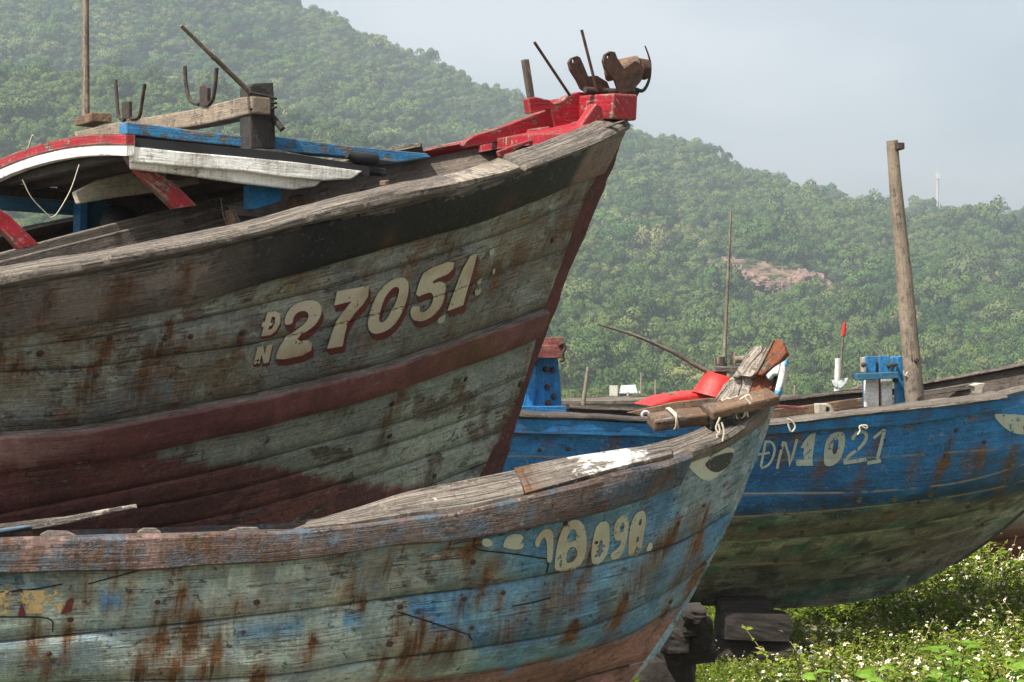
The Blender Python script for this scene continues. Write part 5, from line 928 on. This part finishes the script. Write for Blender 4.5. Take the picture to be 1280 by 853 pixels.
# ================================================================== HILLS
FAR = np.array([(-1500, 60), (-700, -60), (-300, -50), (0, -62), (200, -50), (330, -12), (370, 8), (430, 32), (500, 74), (560, 100), (640, 142), (720, 172), (790, 198), (850, 208), (900, 232), (960, 246), (1060, 258), (1100, 270), (1180, 276), (1280, 298), (1400, 318), (1700, 370), (2400, 420)], float)
NEAR = np.array([(-1500, 200), (-600, 110), (-300, 78), (0, 95), (200, 112), (350, 145), (560, 205), (700, 270), (820, 345), (960, 392), (1100, 408), (1280, 412), (1500, 420), (2400, 450)], float)
def hill(prof, Yr, Yf, amp, k, p):
    xs = (prof[:, 0] - CX) / F * Yr; zs = (HZ - prof[:, 1]) / F * Yr + CZ
    def z(x, y):
        yr = Yr + 40 * (fbm(x * .008, 0 * x, k) - .5); t_ = (y - Yf) / (yr - Yf); zr = np.interp(x, xs, zs)
        up_ = np.clip(t_, 0, 1) ** p; dn = 1 - .5 * np.clip(t_ - 1, 0, 1)
        g = (fbm(x * .012, y * .005, k + 4, 4) - .5) * amp * np.clip(t_, 0, 1) * np.clip(1.15 - t_, 0, 1) * 2
        return -3 + (zr + 3) * np.where(t_ <= 1, up_, dn) + g - np.where(t_ < 0, 4 - t_ * 10, 0)
    return z
zfar = hill(FAR, 1050., 420., 52, 3, 1.15); znear = hill(NEAR, 600., 330., 30, 9, 1.1)
M['hill'] = plain('hill_undergrowth', (.045, .07, .022), .95, .5, .06, .3)
def hillmesh(name, z, x0, x1, y0, y1, nx, ny):
    X, Y = np.meshgrid(np.linspace(x0, x1, nx), np.linspace(y0, y1, ny)); return tag(mk(name, np.stack([X, Y, z(X, Y)], -1).reshape(-1, 3), grid_faces(ny, nx, True).tolist(), M['hill']), kind='structure')
hillmesh('far_hill', zfar, -800, 800, 400, 1350, 160, 110); hillmesh('near_hill', znear, -520, 520, 315, 820, 130, 80)
# foliage material
def leafmat(name, cols, sc_=1., trans=.25, rnd=True, bump=0., big=None):
    m, t, b = newmat(name); out = t.nodes['Material Output']; oi = nd(t, 'ShaderNodeObjectInfo').outputs['Random'] if rnd else attr(t, 'rnd'); oc = nd(t, 'ShaderNodeTexCoord').outputs['Object']
    cr = nd(t, 'ShaderNodeValToRGB', {0: oi}); e = cr.color_ramp.elements; e[0].position = 0; e[0].color = rgba(cols[0]); e[1].position = 1; e[1].color = rgba(cols[-1])
    for i, c in enumerate(cols[1:-1]): q = e.new((i + 1) / (len(cols) - 1)); q.color = rgba(c)
    n1 = noise_(t, oc, sc_, 5, .65); vv = mapr(t, n1, .3, .7, .6, 1.45); c = mix(t, 1, cr.outputs[0], nd(t, 'ShaderNodeCombineXYZ', {0: vv, 1: vv, 2: vv}).outputs[0], 'MULTIPLY')
    if big:
        pn = noise_(t, nd(t, 'ShaderNodeNewGeometry').outputs['Position'], big[0], 4, .6); c = mix(t, mapr(t, pn, .42, .6), c, mix(t, .6, c, big[1]))
    t.nodes.remove(b); df = nd(t, 'ShaderNodeBsdfDiffuse', {'Color': c}); tr = nd(t, 'ShaderNodeBsdfTranslucent', {'Color': c}); ms = nd(t, 'ShaderNodeMixShader', {0: trans, 1: df.outputs[0], 2: tr.outputs[0]}); t.links.new(ms.outputs[0], out.inputs[0])
    return m
M['crown'] = leafmat('crown_leaves', [(.035, .080, .022), (.085, .155, .036), (.045, .10, .024), (.11, .165, .042), (.034, .085, .03), (.14, .165, .055), (.02, .055, .02), (.05, .11, .03), (.19, .20, .075), (.028, .07, .026), (.12, .14, .06)], .55, .25, big=(.006, (.13, .18, .05)))
M['bush'] = leafmat('bush_leaves', [(.08, .13, .028), (.11, .16, .04), (.09, .12, .045), (.14, .165, .06)], .6, .25)
M['trunk'] = plain('bark', (.16, .13, .10), .9, .3, 8)
def crown_mesh(name, seed, mat, n=1900, tall=1.0, leaf=.27):
    """crown made of many leaf clumps through its volume, with gaps and an uneven outline"""
    r = np.random.default_rng(seed); V = []; Fc = []; NR = []
    lobes = [(r.normal(0, .42, 3) * (1, 1, .5 * tall) + (0, 0, .55 * tall), r.uniform(.30, .52)) for _ in range(9)]
    for i in range(n):
        c, rad = lobes[r.integers(len(lobes))]; d = r.normal(size=3); d /= np.linalg.norm(d); d[2] = abs(d[2]) * .9 + d[2] * .1 if r.random() < .75 else d[2]
        p = c + d * rad * r.uniform(.75, 1.08) * (1, 1, tall * .8); nn = unit(d + r.normal(0, .45, 3)); a = unit(np.cross(nn, r.normal(size=3))); bb = np.cross(nn, a); s = leaf * r.uniform(.10, .26); k = len(V); m_ = 5
        for q in range(m_): th = 6.283 * q / m_ + r.uniform(-.4, .4); rr = s * r.uniform(.6, 1.2); V.append(p + a * rr * math.cos(th) + bb * rr * math.sin(th) + nn * r.uniform(-.3, .2) * s)
        Fc.append(tuple(range(k, k + m_))); q = unit(d + .35 * unit(p - (0, 0, .4)) + r.normal(0, .22, 3)); NR += [tuple(q)] * m_
    me = bpy.data.meshes.new(name); me.from_pydata([tuple(v) for v in V], [], Fc); me.polygons.foreach_set('use_smooth', np.ones(len(Fc), bool)); me.normals_split_custom_set_from_vertices(NR); me.materials.append(mat); return bpy.data.objects.new(name, me)
def scatter(name, pts, scl, rot, protos, kind, label=None, cat=None):
    me = bpy.data.meshes.new(name); me.from_pydata(pts.tolist(), [], [])
    a = me.attributes.new('scl', 'FLOAT_VECTOR', 'POINT'); a.data.foreach_set('vector', np.asarray(scl, np.float32).ravel()); a = me.attributes.new('rot', 'FLOAT_VECTOR', 'POINT'); a.data.foreach_set('vector', np.asarray(rot, np.float32).ravel())
    o = bpy.data.objects.new(name, me); COL.objects.link(o); pc = bpy.data.collections.new(name + '_kinds')
    for p in protos: pc.objects.link(p)
    g = bpy.data.node_groups.new(name, 'GeometryNodeTree'); g.interface.new_socket('Geometry', in_out='INPUT', socket_type='NodeSocketGeometry'); g.interface.new_socket('Geometry', in_out='OUTPUT', socket_type='NodeSocketGeometry')
    gi = g.nodes.new('NodeGroupInput'); go = g.nodes.new('NodeGroupOutput'); ci = g.nodes.new('GeometryNodeCollectionInfo'); ci.inputs[0].default_value = pc; ci.inputs[1].default_value = True; ci.inputs[2].default_value = True
    ip = g.nodes.new('GeometryNodeInstanceOnPoints'); ip.inputs['Pick Instance'].default_value = True
    rv = g.nodes.new('FunctionNodeRandomValue'); rv.data_type = 'INT'; rv.inputs[4].default_value = 0; rv.inputs[5].default_value = len(protos) - 1
    ns_ = g.nodes.new('GeometryNodeInputNamedAttribute'); ns_.data_type = 'FLOAT_VECTOR'; ns_.inputs[0].default_value = 'scl'; nr = g.nodes.new('GeometryNodeInputNamedAttribute'); nr.data_type = 'FLOAT_VECTOR'; nr.inputs[0].default_value = 'rot'
    e2 = g.nodes.new('FunctionNodeEulerToRotation')
    L = g.links.new; L(gi.outputs[0], ip.inputs['Points']); L(ci.outputs[0], ip.inputs['Instance']); L(rv.outputs[2], ip.inputs['Instance Index']); L(nr.outputs[0], e2.inputs[0]); L(e2.outputs[0], ip.inputs['Rotation']); L(ns_.outputs[0], ip.inputs['Scale']); L(ip.outputs[0], go.inputs[0])
    md = o.modifiers.new('scatter', 'NODES'); md.node_group = g; return tag(o, label, cat, kind=kind)
crowns = [crown_mesh('crown', 10 + i, M['crown'], 1900, tl) for i, tl in enumerate((.9, 1.1, 1.35, .8, 1.0))]
OUT = []
def forest(name, z, y0, y1, sp, smin, smax, lab, skip=None, xlim=.29):
    pts = []
    y = y0
    while y < y1:
        w_ = xlim * y; xs = np.arange(-w_, w_, sp) + rng.uniform(-sp * .45, sp * .45, len(np.arange(-w_, w_, sp))); ys = y + rng.uniform(-sp * .5, sp * .5, len(xs)); pts.append(np.stack([xs, ys], 1)); y += sp * .9
    p = np.concatenate(pts); zz = z(p[:, 0], p[:, 1]); p = np.column_stack([p, zz])
    if skip is not None: p = p[skip(p)]
    dens = fbm(p[:, 0] * .02, p[:, 1] * .02, 40); p = p[rng.random(len(p)) < .5 + 1.2 * (dens - .25)]
    n = len(p); s = (smin + (smax - smin) * rng.random(n) ** 1.6 * 1.25) * (1 + .7 * (rng.random(n) < .07)); p[:, 2] += s * .12
    scl = np.stack([s, s, s * rng.uniform(.8, 1.45, n)], 1); rot = np.stack([rng.normal(0, .08, n), rng.normal(0, .08, n), rng.uniform(0, 6.28, n)], 1); return scatter(name, p, scl, rot, crowns, 'stuff', lab, 'forest')
def clear(p):
    x, y = proj(p); return ~(((x - 965) / 92) ** 2 + ((y - 357 - (x - 965) * .20) / 21) ** 2 < 1)
forest('hillside_forest', zfar, 470, 1085, 4.7, 2.1, 4.3, 'dense hazy green forest covering the far hill slope', clear)
forest('hillside_forest', znear, 335, 640, 3.7, 1.7, 3.3, 'brighter green trees covering the nearer lower slope')
# bare rock on the slope
rk = thing('rock_outcrop', 'bare pinkish rock face showing through the trees on the right hill', 'rock', [0, 0, 0]); WL[rk.name] = np.zeros(3)
M['rockface'] = plain('pink_rock', (.15, .095, .072), .9, .65, .3, 1.)
for (x, y, sx, sy) in ((902, 340, 12, 6), (918, 344, 11, 7), (933, 352, 12, 7), (952, 355, 12, 5), (968, 360, 9, 5), (1000, 356, 13, 9), (1016, 360, 15, 10), (1036, 366, 9, 6)):
    y += 2; r = ray(x, y); ts = np.linspace(450, 1100, 700); pp = CAM + r * ts[:, None]; hit = np.argmax(pp[:, 2] < zfar(pp[:, 0], pp[:, 1])); d = ts[hit] - 4; c = P(x, y, d - 6); k = d / F; sx *= 1.4; sy *= 2.1
    bm = bmesh.new(); bmesh.ops.create_icosphere(bm, subdivisions=4, radius=1)
    for v in bm.verts:
        q = v.co.copy(); nz = mnoise.noise(q * 1.3 + Vector((x, y, 0))) * .25 + mnoise.noise(q * 4. + Vector((y, x, 0))) * .22 + mnoise.noise(q * 9. + Vector((y, x, 4))) * .14; q *= 1 + nz; v.co = Vector((c[0] + q.x * sx * k, c[1] + q.y * 7, c[2] + q.z * sy * k))
    me = bpy.data.meshes.new('rock'); bm.to_mesh(me); bm.free(); me.materials.append(M['rockface']); o = bpy.data.objects.new('rock', me); COL.objects.link(o); o.parent = rk
sx_ = np.linspace(868, 1062, 60); sy_ = np.linspace(316, 388, 26); GX, GY = np.meshgrid(sx_, sy_); r = ray(GX, GY); ts = np.linspace(450, 1100, 500); Hd = np.zeros(GX.shape)
for a_ in range(GX.shape[0]):
    for b_ in range(GX.shape[1]):
        pp = CAM + r[a_, b_] * ts[:, None]; k = int(np.argmax(pp[:, 2] < zfar(pp[:, 0], pp[:, 1]))); Hd[a_, b_] = ts[k]
Vs = CAM + r * Hd[..., None] + np.array([0, -2.0, 2.2]); inside = ((GX - 965) / 88) ** 2 + ((GY - 356 - (GX - 965) * .20) / 19) ** 2 + (fbm(GX / 14., GY / 8., 3) - .5) * .9 < 1
fs = grid_faces(26, 60, True); fs = fs[inside.reshape(-1)[fs].all(1) & (np.ptp(Hd.reshape(-1)[fs], axis=1) < 40)]
M['scar'] = plain('bare_red_earth', (.12, .078, .05), .95, .7, .12, 1.); mk('bare_earth', Vs.reshape(-1, 3), fs.tolist(), M['scar'], rk)
n = 240; ii = rng.integers(0, 26, n), rng.integers(0, 60, n); ok = inside[ii]; q = Vs[ii][ok]; s = rng.uniform(.5, 2.2, len(q)); scatter('scrub', q, np.stack([s, s, s], 1), np.stack([0 * s, 0 * s, rng.uniform(0, 6.28, len(q))], 1), [crown_mesh('scrub_bush', 60, M['crown'], 500, .8)], 'stuff', 'scattered green scrub growing over the bare earth on the hill', 'scrub')
# foot-of-hill bushes and meadow
bushes = [crown_mesh('bush', 40 + i, M['bush'], 1200, .8) for i in range(3)]
n = 1500; yy = rng.uniform(110, 345, n); xx = rng.uniform(-.27, .27, n) * yy; s = rng.uniform(.5, 1.5, n) * (.6 + yy / 330); keep = (fbm(xx * .03, yy * .03, 9) > .42) & ~((np.abs(xx - 22) < 12) & (yy > 235) & (yy < 300)); xx, yy, s = xx[keep], yy[keep], s[keep]; n = len(xx)
scatter('meadow_bushes', np.stack([xx, yy, ground_z(xx, yy)], 1), np.stack([s, s, s * .9], 1), np.stack([0 * s, 0 * s, rng.uniform(0, 6.28, n)], 1), bushes, 'stuff', 'pale green bushes scattered over the flat land below the hill', 'bushes')
# village house and posts
d = 300.; hz_ = lambda x, y: P(x, y, d)
ho = thing('house', 'small house with pale tin roof and open porch at the foot of the hill', 'house', P(785, 502, d))
M['wallp'] = plain('pale_render', (.42, .40, .36)); M['tin'] = plain('pale_tin', (.36, .36, .35), .5); M['dark_in'] = plain('dark_interior', (.03, .03, .03))
def box(name, a, bq, mat, par, bev=.0):
    a = np.array(a, float); bq = np.array(bq, float); lo = np.minimum(a, bq); hi = np.maximum(a, bq); V = [(x, y, z) for x in (lo[0], hi[0]) for y in (lo[1], hi[1]) for z in (lo[2], hi[2])]; return mk(name, V, [(0, 1, 3, 2), (4, 6, 7, 5), (0, 4, 5, 1), (2, 3, 7, 6), (0, 2, 6, 4), (1, 5, 7, 3)], mat, par, np.array(V)[:, [0, 2]] * .2, smooth=False, bevel=bev)
A = hz_(776, 502); Bq = hz_(799, 490); box('wall', A + (0, 1.5, 0), Bq + (0, 5, 0), M['dark_in'], ho); 
for x in (784.5, 799): a = hz_(x - .9, 502); bq = hz_(x + .9, 489); box('porch_post', a, bq + (0, .25, 0), M['wallp'], ho)
rf = [hz_(774, 491), hz_(797, 491), hz_(796, 481) + (0, 3.5, 0), hz_(778, 482) + (0, 3.5, 0)]; rf = np.array(rf); mk('roof', np.concatenate([rf, rf - (0, 0, .12)]), [(0, 1, 2, 3), (7, 6, 5, 4), (0, 4, 5, 1), (1, 5, 6, 2), (2, 6, 7, 3), (3, 7, 4, 0)], M['tin'], ho, smooth=False)
a = hz_(763, 502); bq = hz_(772, 482); box('side_wall', a, bq + (0, 3, 0), M['wallp'], ho)
def post(x, y0, y1, d, lab, w=1.): V = [P(x, y0, d), P(x + .4, y1, d)]; V[0][2] = min(V[0][2], float(ground_z(np.array(V[0][0]), np.array(V[0][1])))); tag(tube('wooden_post', V, [w * d / F * 1.1, w * d / F * .9], M['pole'], None, 8, loc=V[0].tolist()), lab, 'post')
post(819, 505, 475, 180, 'pale slim post standing right of the small house', 1.3); post(801, 500, 466, 290, 'tall thin bare trunk just behind the small house', 1.2); post(772, 512, 496, 150, 'short pale post in the meadow left of the small house', 1.2)
post(993, 500, 482, 60, 'short stub post seen just right of the split grey bow', 1.6); post(1077, 502, 487, 40, 'pale stub post just left of the blue and white boards', 2.2)
# radio mast on the ridge
md_ = 1040.; rm = thing('radio_mast', 'slim lattice radio mast standing on the hill ridge at right', 'mast', P(1173, 285, md_)); M['mastm'] = plain('mast_steel', (.45, .42, .42), .6)
bs = P(1173, 288, md_); tp_ = P(1172, 206, md_); legs = []
for q in range(3): a = q * 2.094; off = np.array([math.cos(a), math.sin(a), 0]); tube('mast_leg', [bs + off * 1.1, tp_ + off * .35 - (0, 0, 4)], .3, M['mastm'], rm, 6); legs.append((bs + off * 1.1, tp_ + off * .35 - (0, 0, 4)))
parts = []
for k in range(22):
    for q in range(3): A = legs[q]; Bq = legs[(q + 1) % 3]; u0, u1 = k / 22, (k + 1) / 22; parts.append(tube_geo([A[0] + (A[1] - A[0]) * u0, Bq[0] + (Bq[1] - Bq[0]) * u1], .07, 4))
mk('lattice', *merge(parts)[:2], M['mastm'], rm); tube('aerial', [tp_ - (0, 0, 4), tp_], .1, M['mastm'], rm, 6); box('panel_antenna', tp_ + (-1.0, -.5, -7), tp_ + (1.0, .5, -4.5), M['mastm'], rm); box('panel_antenna', bs + (-.6, -.6, 3), bs + (1.6, .6, 6), M['mastm'], rm)

# ================================================================== BLOCKS under the boats
def blockpx(x0, y0, x1, y1, d, dep, mat, label, cat, name, rot=0., group=None, seed=0):
    c = P((x0 + x1) / 2, (y0 + y1) / 2, d); k = d / F; sx, sz = (x1 - x0) * k / 2, (y1 - y0) * k / 2
    bm = bmesh.new(); bmesh.ops.create_cube(bm, size=2); bmesh.ops.subdivide_edges(bm, edges=bm.edges, cuts=6, use_grid_fill=True)
    for v in bm.verts:
        q = v.co.copy(); n3 = mnoise.noise_vector(q * 1.3 + Vector((seed * 3.1, 0, 0))) * .09 + mnoise.noise_vector(q * 4 + Vector((seed, 0, 0))) * .04; q += n3; r_ = q.length / 1.732; q *= 1 - .06 * max(0, r_ - .75) * 4
        v.co = Vector((q.x * sx, q.y * dep / 2, q.z * sz))
    me = bpy.data.meshes.new(name); bm.to_mesh(me); bm.free(); me.uv_layers.new(name='UVMap'); me.materials.append(mat); o = bpy.data.objects.new(name, me); COL.objects.link(o); o.location = c.tolist(); o.rotation_euler = (0, rot, 0.1 * (seed % 3 - 1)); return tag(o, label, cat, group)
dB = 17.6
blockpx(897, 748, 962, 768, dB, .45, M['block'], 'small dark block wedged under the green keel, topmost of its stack', 'keel block', 'keel_block', 0, 'blocks propping the boats', 1)
blockpx(898, 764, 983, 797, dB - .12, .5, M['block'], 'largest dark timber block in the stack under the green keel', 'keel block', 'keel_block', .04, 'blocks propping the boats', 2)
blockpx(893, 797, 990, 819, dB - .02, .55, M['block'], 'low dark timber under the largest block of the keel stack', 'keel block', 'keel_block', .03, 'blocks propping the boats', 3)
blockpx(905, 812, 992, 850, dB + .02, .6, M['stone'], 'bottom dark stone of the stack under the green keel', 'keel block', 'keel_block', 0, 'blocks propping the boats', 4)
dS = 10.6
for i, (a, b_, c, e, l) in enumerate(((850, 758, 880, 775, 'small stone on top of the pile behind the pale blue bow'), (846, 770, 884, 790, 'wide dark stone second from top behind the pale blue bow'), (826, 783, 862, 812, 'wedge-shaped dark stone low behind the pale blue bow'), (852, 786, 886, 808, 'blocky dark stone right side of the pile by the pale blue bow'), (824, 804, 888, 826, 'flat wide dark stone under the others by the pale blue bow'), (800, 822, 868, 905, 'big square dark stone at the base of the pile by the pale blue bow'))):
    blockpx(a, b_, c, e, dS + .04 * i, .35, M['stone'], l, 'stone', 'prop_stone', random.uniform(-.1, .1), 'stones under the bow', i + 7)

# ================================================================== WEEDS
M['leaf'] = leafmat('weed_leaves', [(.085, .145, .018), (.16, .23, .026), (.22, .27, .04), (.11, .18, .022)], 30, .35); M['leafb'] = leafmat('bright_leaves', [(.13, .24, .035), (.17, .29, .045)], 20, .4); M['stemm'] = leafmat('weed_stems', [(.12, .13, .04), (.17, .14, .06)], 10, .1); M['dry'] = leafmat('dry_leaves', [(.25, .20, .11), (.32, .27, .17)], 20, .2)
M['petal'] = plain('white_petal', (.80, .79, .74), .7, .05); M['yolk'] = plain('yellow_flower_centre', (.65, .34, .03), .8, .1)
def leaf(V, Fc, Mi, p, dr, ln, wd, mi, r):
    dr = unit(dr); s_ = unit(np.cross(dr, [0, 0, 1.]) + r.normal(0, .25, 3)); u = np.cross(s_, dr); k = len(V); dp = -.25 * ln
    V += [p, p + dr * ln * .35 + s_ * wd * .5 + u * wd * .15, p + dr * ln * .4, p + dr * ln * .35 - s_ * wd * .5 + u * wd * .15, p + dr * ln * .75 + s_ * wd * .3 - (0, 0, ln * .10), p + dr * ln * .78 - (0, 0, ln * .08), p + dr * ln * .75 - s_ * wd * .3 - (0, 0, ln * .10), p + dr * ln + (0, 0, dp)]
    for f in ((0, 1, 2), (0, 2, 3), (1, 4, 5, 2), (2, 5, 6, 3), (4, 7, 5), (5, 7, 6)): Fc.append(tuple(k + i for i in f)); Mi.append(mi)
def weed(name, seed, nst, h, fl, lf, mats, spread=.22, dry=0):
    r = np.random.default_rng(seed); V, Fc, Mi = [], [], []
    for s in range(nst):
        b_ = np.array([*r.normal(0, spread * .5, 2), -.02]); hh = h * r.uniform(.55, 1.1); ln = np.array([*r.normal(0, spread, 2), 0]); pt = [b_ + ln * q ** 1.5 + np.array([0, 0, hh * q]) for q in (0, .35, .7, 1.)]
        for i in range(3):
            k = len(V); a = pt[i]; c = pt[i + 1]; w0 = .004
            for q in range(3): V.append(a + w0 * np.array([math.cos(q * 2.09), math.sin(q * 2.09), 0]))
            for q in range(3): V.append(c + w0 * .8 * np.array([math.cos(q * 2.09), math.sin(q * 2.09), 0]))
            for q in range(3): Fc.append((k + q, k + (q + 1) % 3, k + 3 + (q + 1) % 3, k + 3 + q)); Mi.append(1)
        for i in range(lf):
            q = r.uniform(.15, .98); j = min(int(q * 3), 2); p = pt[j] + (pt[j + 1] - pt[j]) * (q * 3 - j); a = r.uniform(0, 6.283); dr = np.array([math.cos(a), math.sin(a), r.uniform(-.1, .6)]); L_ = r.uniform(.035, .08) * (1.2 - .4 * q)
            mi = 4 if r.random() < dry else 0
            leaf(V, Fc, Mi, p, dr, L_, L_ * .5, mi, r)
            if r.random() < .6: leaf(V, Fc, Mi, p, dr + r.normal(0, .6, 3), L_ * .7, L_ * .35, mi, r)
        for i in range(fl if r.random() < .8 else 0):
            a = r.uniform(0, 6.283); p0 = pt[3]; p = p0 + np.array([math.cos(a) * .04, math.sin(a) * .04, r.uniform(.0, .07)]) * (i + .3); k = len(V); w0 = .0025
            V += [p0 + (w0, 0, 0), p0 - (w0, 0, 0), p - (w0, 0, 0), p + (w0, 0, 0)]; Fc.append((k, k + 1, k + 2, k + 3)); Mi.append(1)
            nn = unit(np.array([r.normal(0, .5), -.35 + r.normal(0, .5), 1.])); e1 = unit(np.cross(nn, [1, .3, 0])); e2 = np.cross(nn, e1); R_ = r.uniform(.012, .018)
            for q in range(5):
                if r.random() < .12: continue
                t0 = 6.283 * q / 5; k = len(V)
                for (rr, dt, dz) in ((.25, 0, .0), (.75, -.42, .1), (1.1, -.2, 0), (1.1, .2, 0), (.75, .42, .1)): V.append(p + R_ * rr * (e1 * math.cos(t0 + dt) + e2 * math.sin(t0 + dt)) + nn * R_ * dz)
                Fc.append(tuple(range(k, k + 5))); Mi.append(2)
            k = len(V); 
            for q in range(6): V.append(p + .42 * R_ * (e1 * math.cos(q * 1.047) + e2 * math.sin(q * 1.047)) + nn * R_ * .15)
            V.append(p + nn * R_ * .5)
            for q in range(6): Fc.append((k + q, k + (q + 1) % 6, k + 6)); Mi.append(3)
    me = bpy.data.meshes.new(name); me.from_pydata([tuple(v) for v in V], [], Fc)
    for m_ in mats: me.materials.append(m_)
    me.polygons.foreach_set('material_index', np.array(Mi, np.int32)); return bpy.data.objects.new(name, me)
MW = [M['leaf'], M['stemm'], M['petal'], M['yolk'], M['dry']]
kinds = [weed('flowering_weed', 100 + i, 8, .50, 2 if i < 2 else 1, 26, MW, dry=.05) for i in range(3)] + [weed('leafy_weed', 120 + i, 13, .34, 0, 40, MW, .25, dry=.03) for i in range(4)]
n = 3600; yy = rng.uniform(11.2, 27, n); xx = rng.uniform(.0, .30, n) * yy
pxw = CX + F * xx / yy; keep = (pxw > 780) & ((xx - (.9 + (yy - 9.5) * .12) > .0) | (yy > 15)) & (fbm(xx * 1.1, yy * 1.1, 3) > .33)
keep &= ~((pxw > 995) & (pxw < 1090) & (yy > 18.2) & (yy < 20.5)) ; xx, yy = xx[keep], yy[keep]; n = len(xx)
s = rng.uniform(.7, 1.2, n) * (.45 + 1.1 * fbm(xx * 1.7, yy * .9, 77)) * np.where((yy > 18) & (CX + F * xx / yy > 1130) & (CX + F * xx / yy < 1215), 1.3, 1.)
s *= np.where((CX + F * xx / yy < 1010) & (yy > 12.2), .38, 1.)
s *= np.where((CX + F * xx / yy > 1000) & (CX + F * xx / yy < 1215) & (yy > 14.5) & (yy < 20), .62, 1.)
scatter('flowering_weeds', np.stack([xx, yy, ground_z(xx, yy)], 1), np.stack([s, s, s * rng.uniform(.85, 1.15, n)], 1), np.stack([rng.normal(0, .1, n), rng.normal(0, .1, n), rng.uniform(0, 6.28, n)], 1), kinds, 'stuff', 'green weeds with small white yellow-centred flowers covering the ground', 'weeds')
def leafy(loc, seed, h, label):
    r = np.random.default_rng(seed); V, Fc, Mi = [], [], []
    for s_ in range(7):
        ln = np.array([*r.normal(0, .15, 2), 0]); hh = h * r.uniform(.7, 1.05); pt = [ln * q + np.array([0, 0, hh * q]) for q in (0, .5, 1.)]
        for i in range(2):
            k = len(V)
            for p in (pt[i], pt[i + 1]):
                for q in range(4): V.append(p + .004 * np.array([math.cos(q * 1.57), math.sin(q * 1.57), 0]))
            for q in range(4): Fc.append((k + q, k + (q + 1) % 4, k + 4 + (q + 1) % 4, k + 4 + q)); Mi.append(1)
        for i in range(16):
            q = 1 - (i / 16) * .7; p = ln * q + np.array([0, 0, hh * q]); a = i * 2.4 + r.normal(0, .3); leaf(V, Fc, Mi, p, np.array([math.cos(a), math.sin(a), .35]), r.uniform(.10, .16), r.uniform(.06, .09), 0, r)
    o = mk('leafy_plant', np.array(V) + loc, Fc, None, loc=loc, smooth=False)
    o.data.materials.append(M['leafb']); o.data.materials.append(M['stemm']); o.data.polygons.foreach_set('material_index', np.array(Mi, np.int32)); return tag(o, label, 'plant', 'bright leafy plants in the foreground')
for i, (x, y, d, lab) in enumerate(((1180, 815, 11.6, 'bright green broad-leaved plant in the foreground weeds, left of the corner'), (1232, 818, 12.0, 'bright green broad-leaved plant nearest the right edge'), (1110, 843, 11.4, 'low bright green plant at the bottom edge among white flowers'), (1265, 840, 11.5, 'bright green leafy plant in the bottom right corner'))):
    t_ = P(x, y, d); g = float(ground_z(np.array(t_[0]), np.array(t_[1]))); leafy([t_[0], t_[1], g], 200 + i, t_[2] - g + .03, lab)

# ================================================================== HAZE
HD = .00042
m = bpy.data.materials.new('haze_air'); m.use_nodes = True; t = m.node_tree; t.nodes.remove(t.nodes['Principled BSDF'])
pv = nd(t, 'ShaderNodeVolumePrincipled', {'Color': (.76, .89, 1., 1), 'Density': HD, 'Anisotropy': .2}); t.links.new(pv.outputs[0], t.nodes['Material Output'].inputs['Volume'])
lo = np.array([-950., -230, -12]); hi = np.array([950., 1750, 430]); V = [(x, y, z) for x in (lo[0], hi[0]) for y in (lo[1], hi[1]) for z in (lo[2], hi[2])]
hz = mk('haze', V, [(0, 1, 3, 2), (4, 6, 7, 5), (0, 4, 5, 1), (2, 3, 7, 6), (0, 2, 6, 4), (1, 5, 7, 3)], m, smooth=False); tag(hz, kind='stuff'); hz['label'] = 'thin pale haze over the hills'
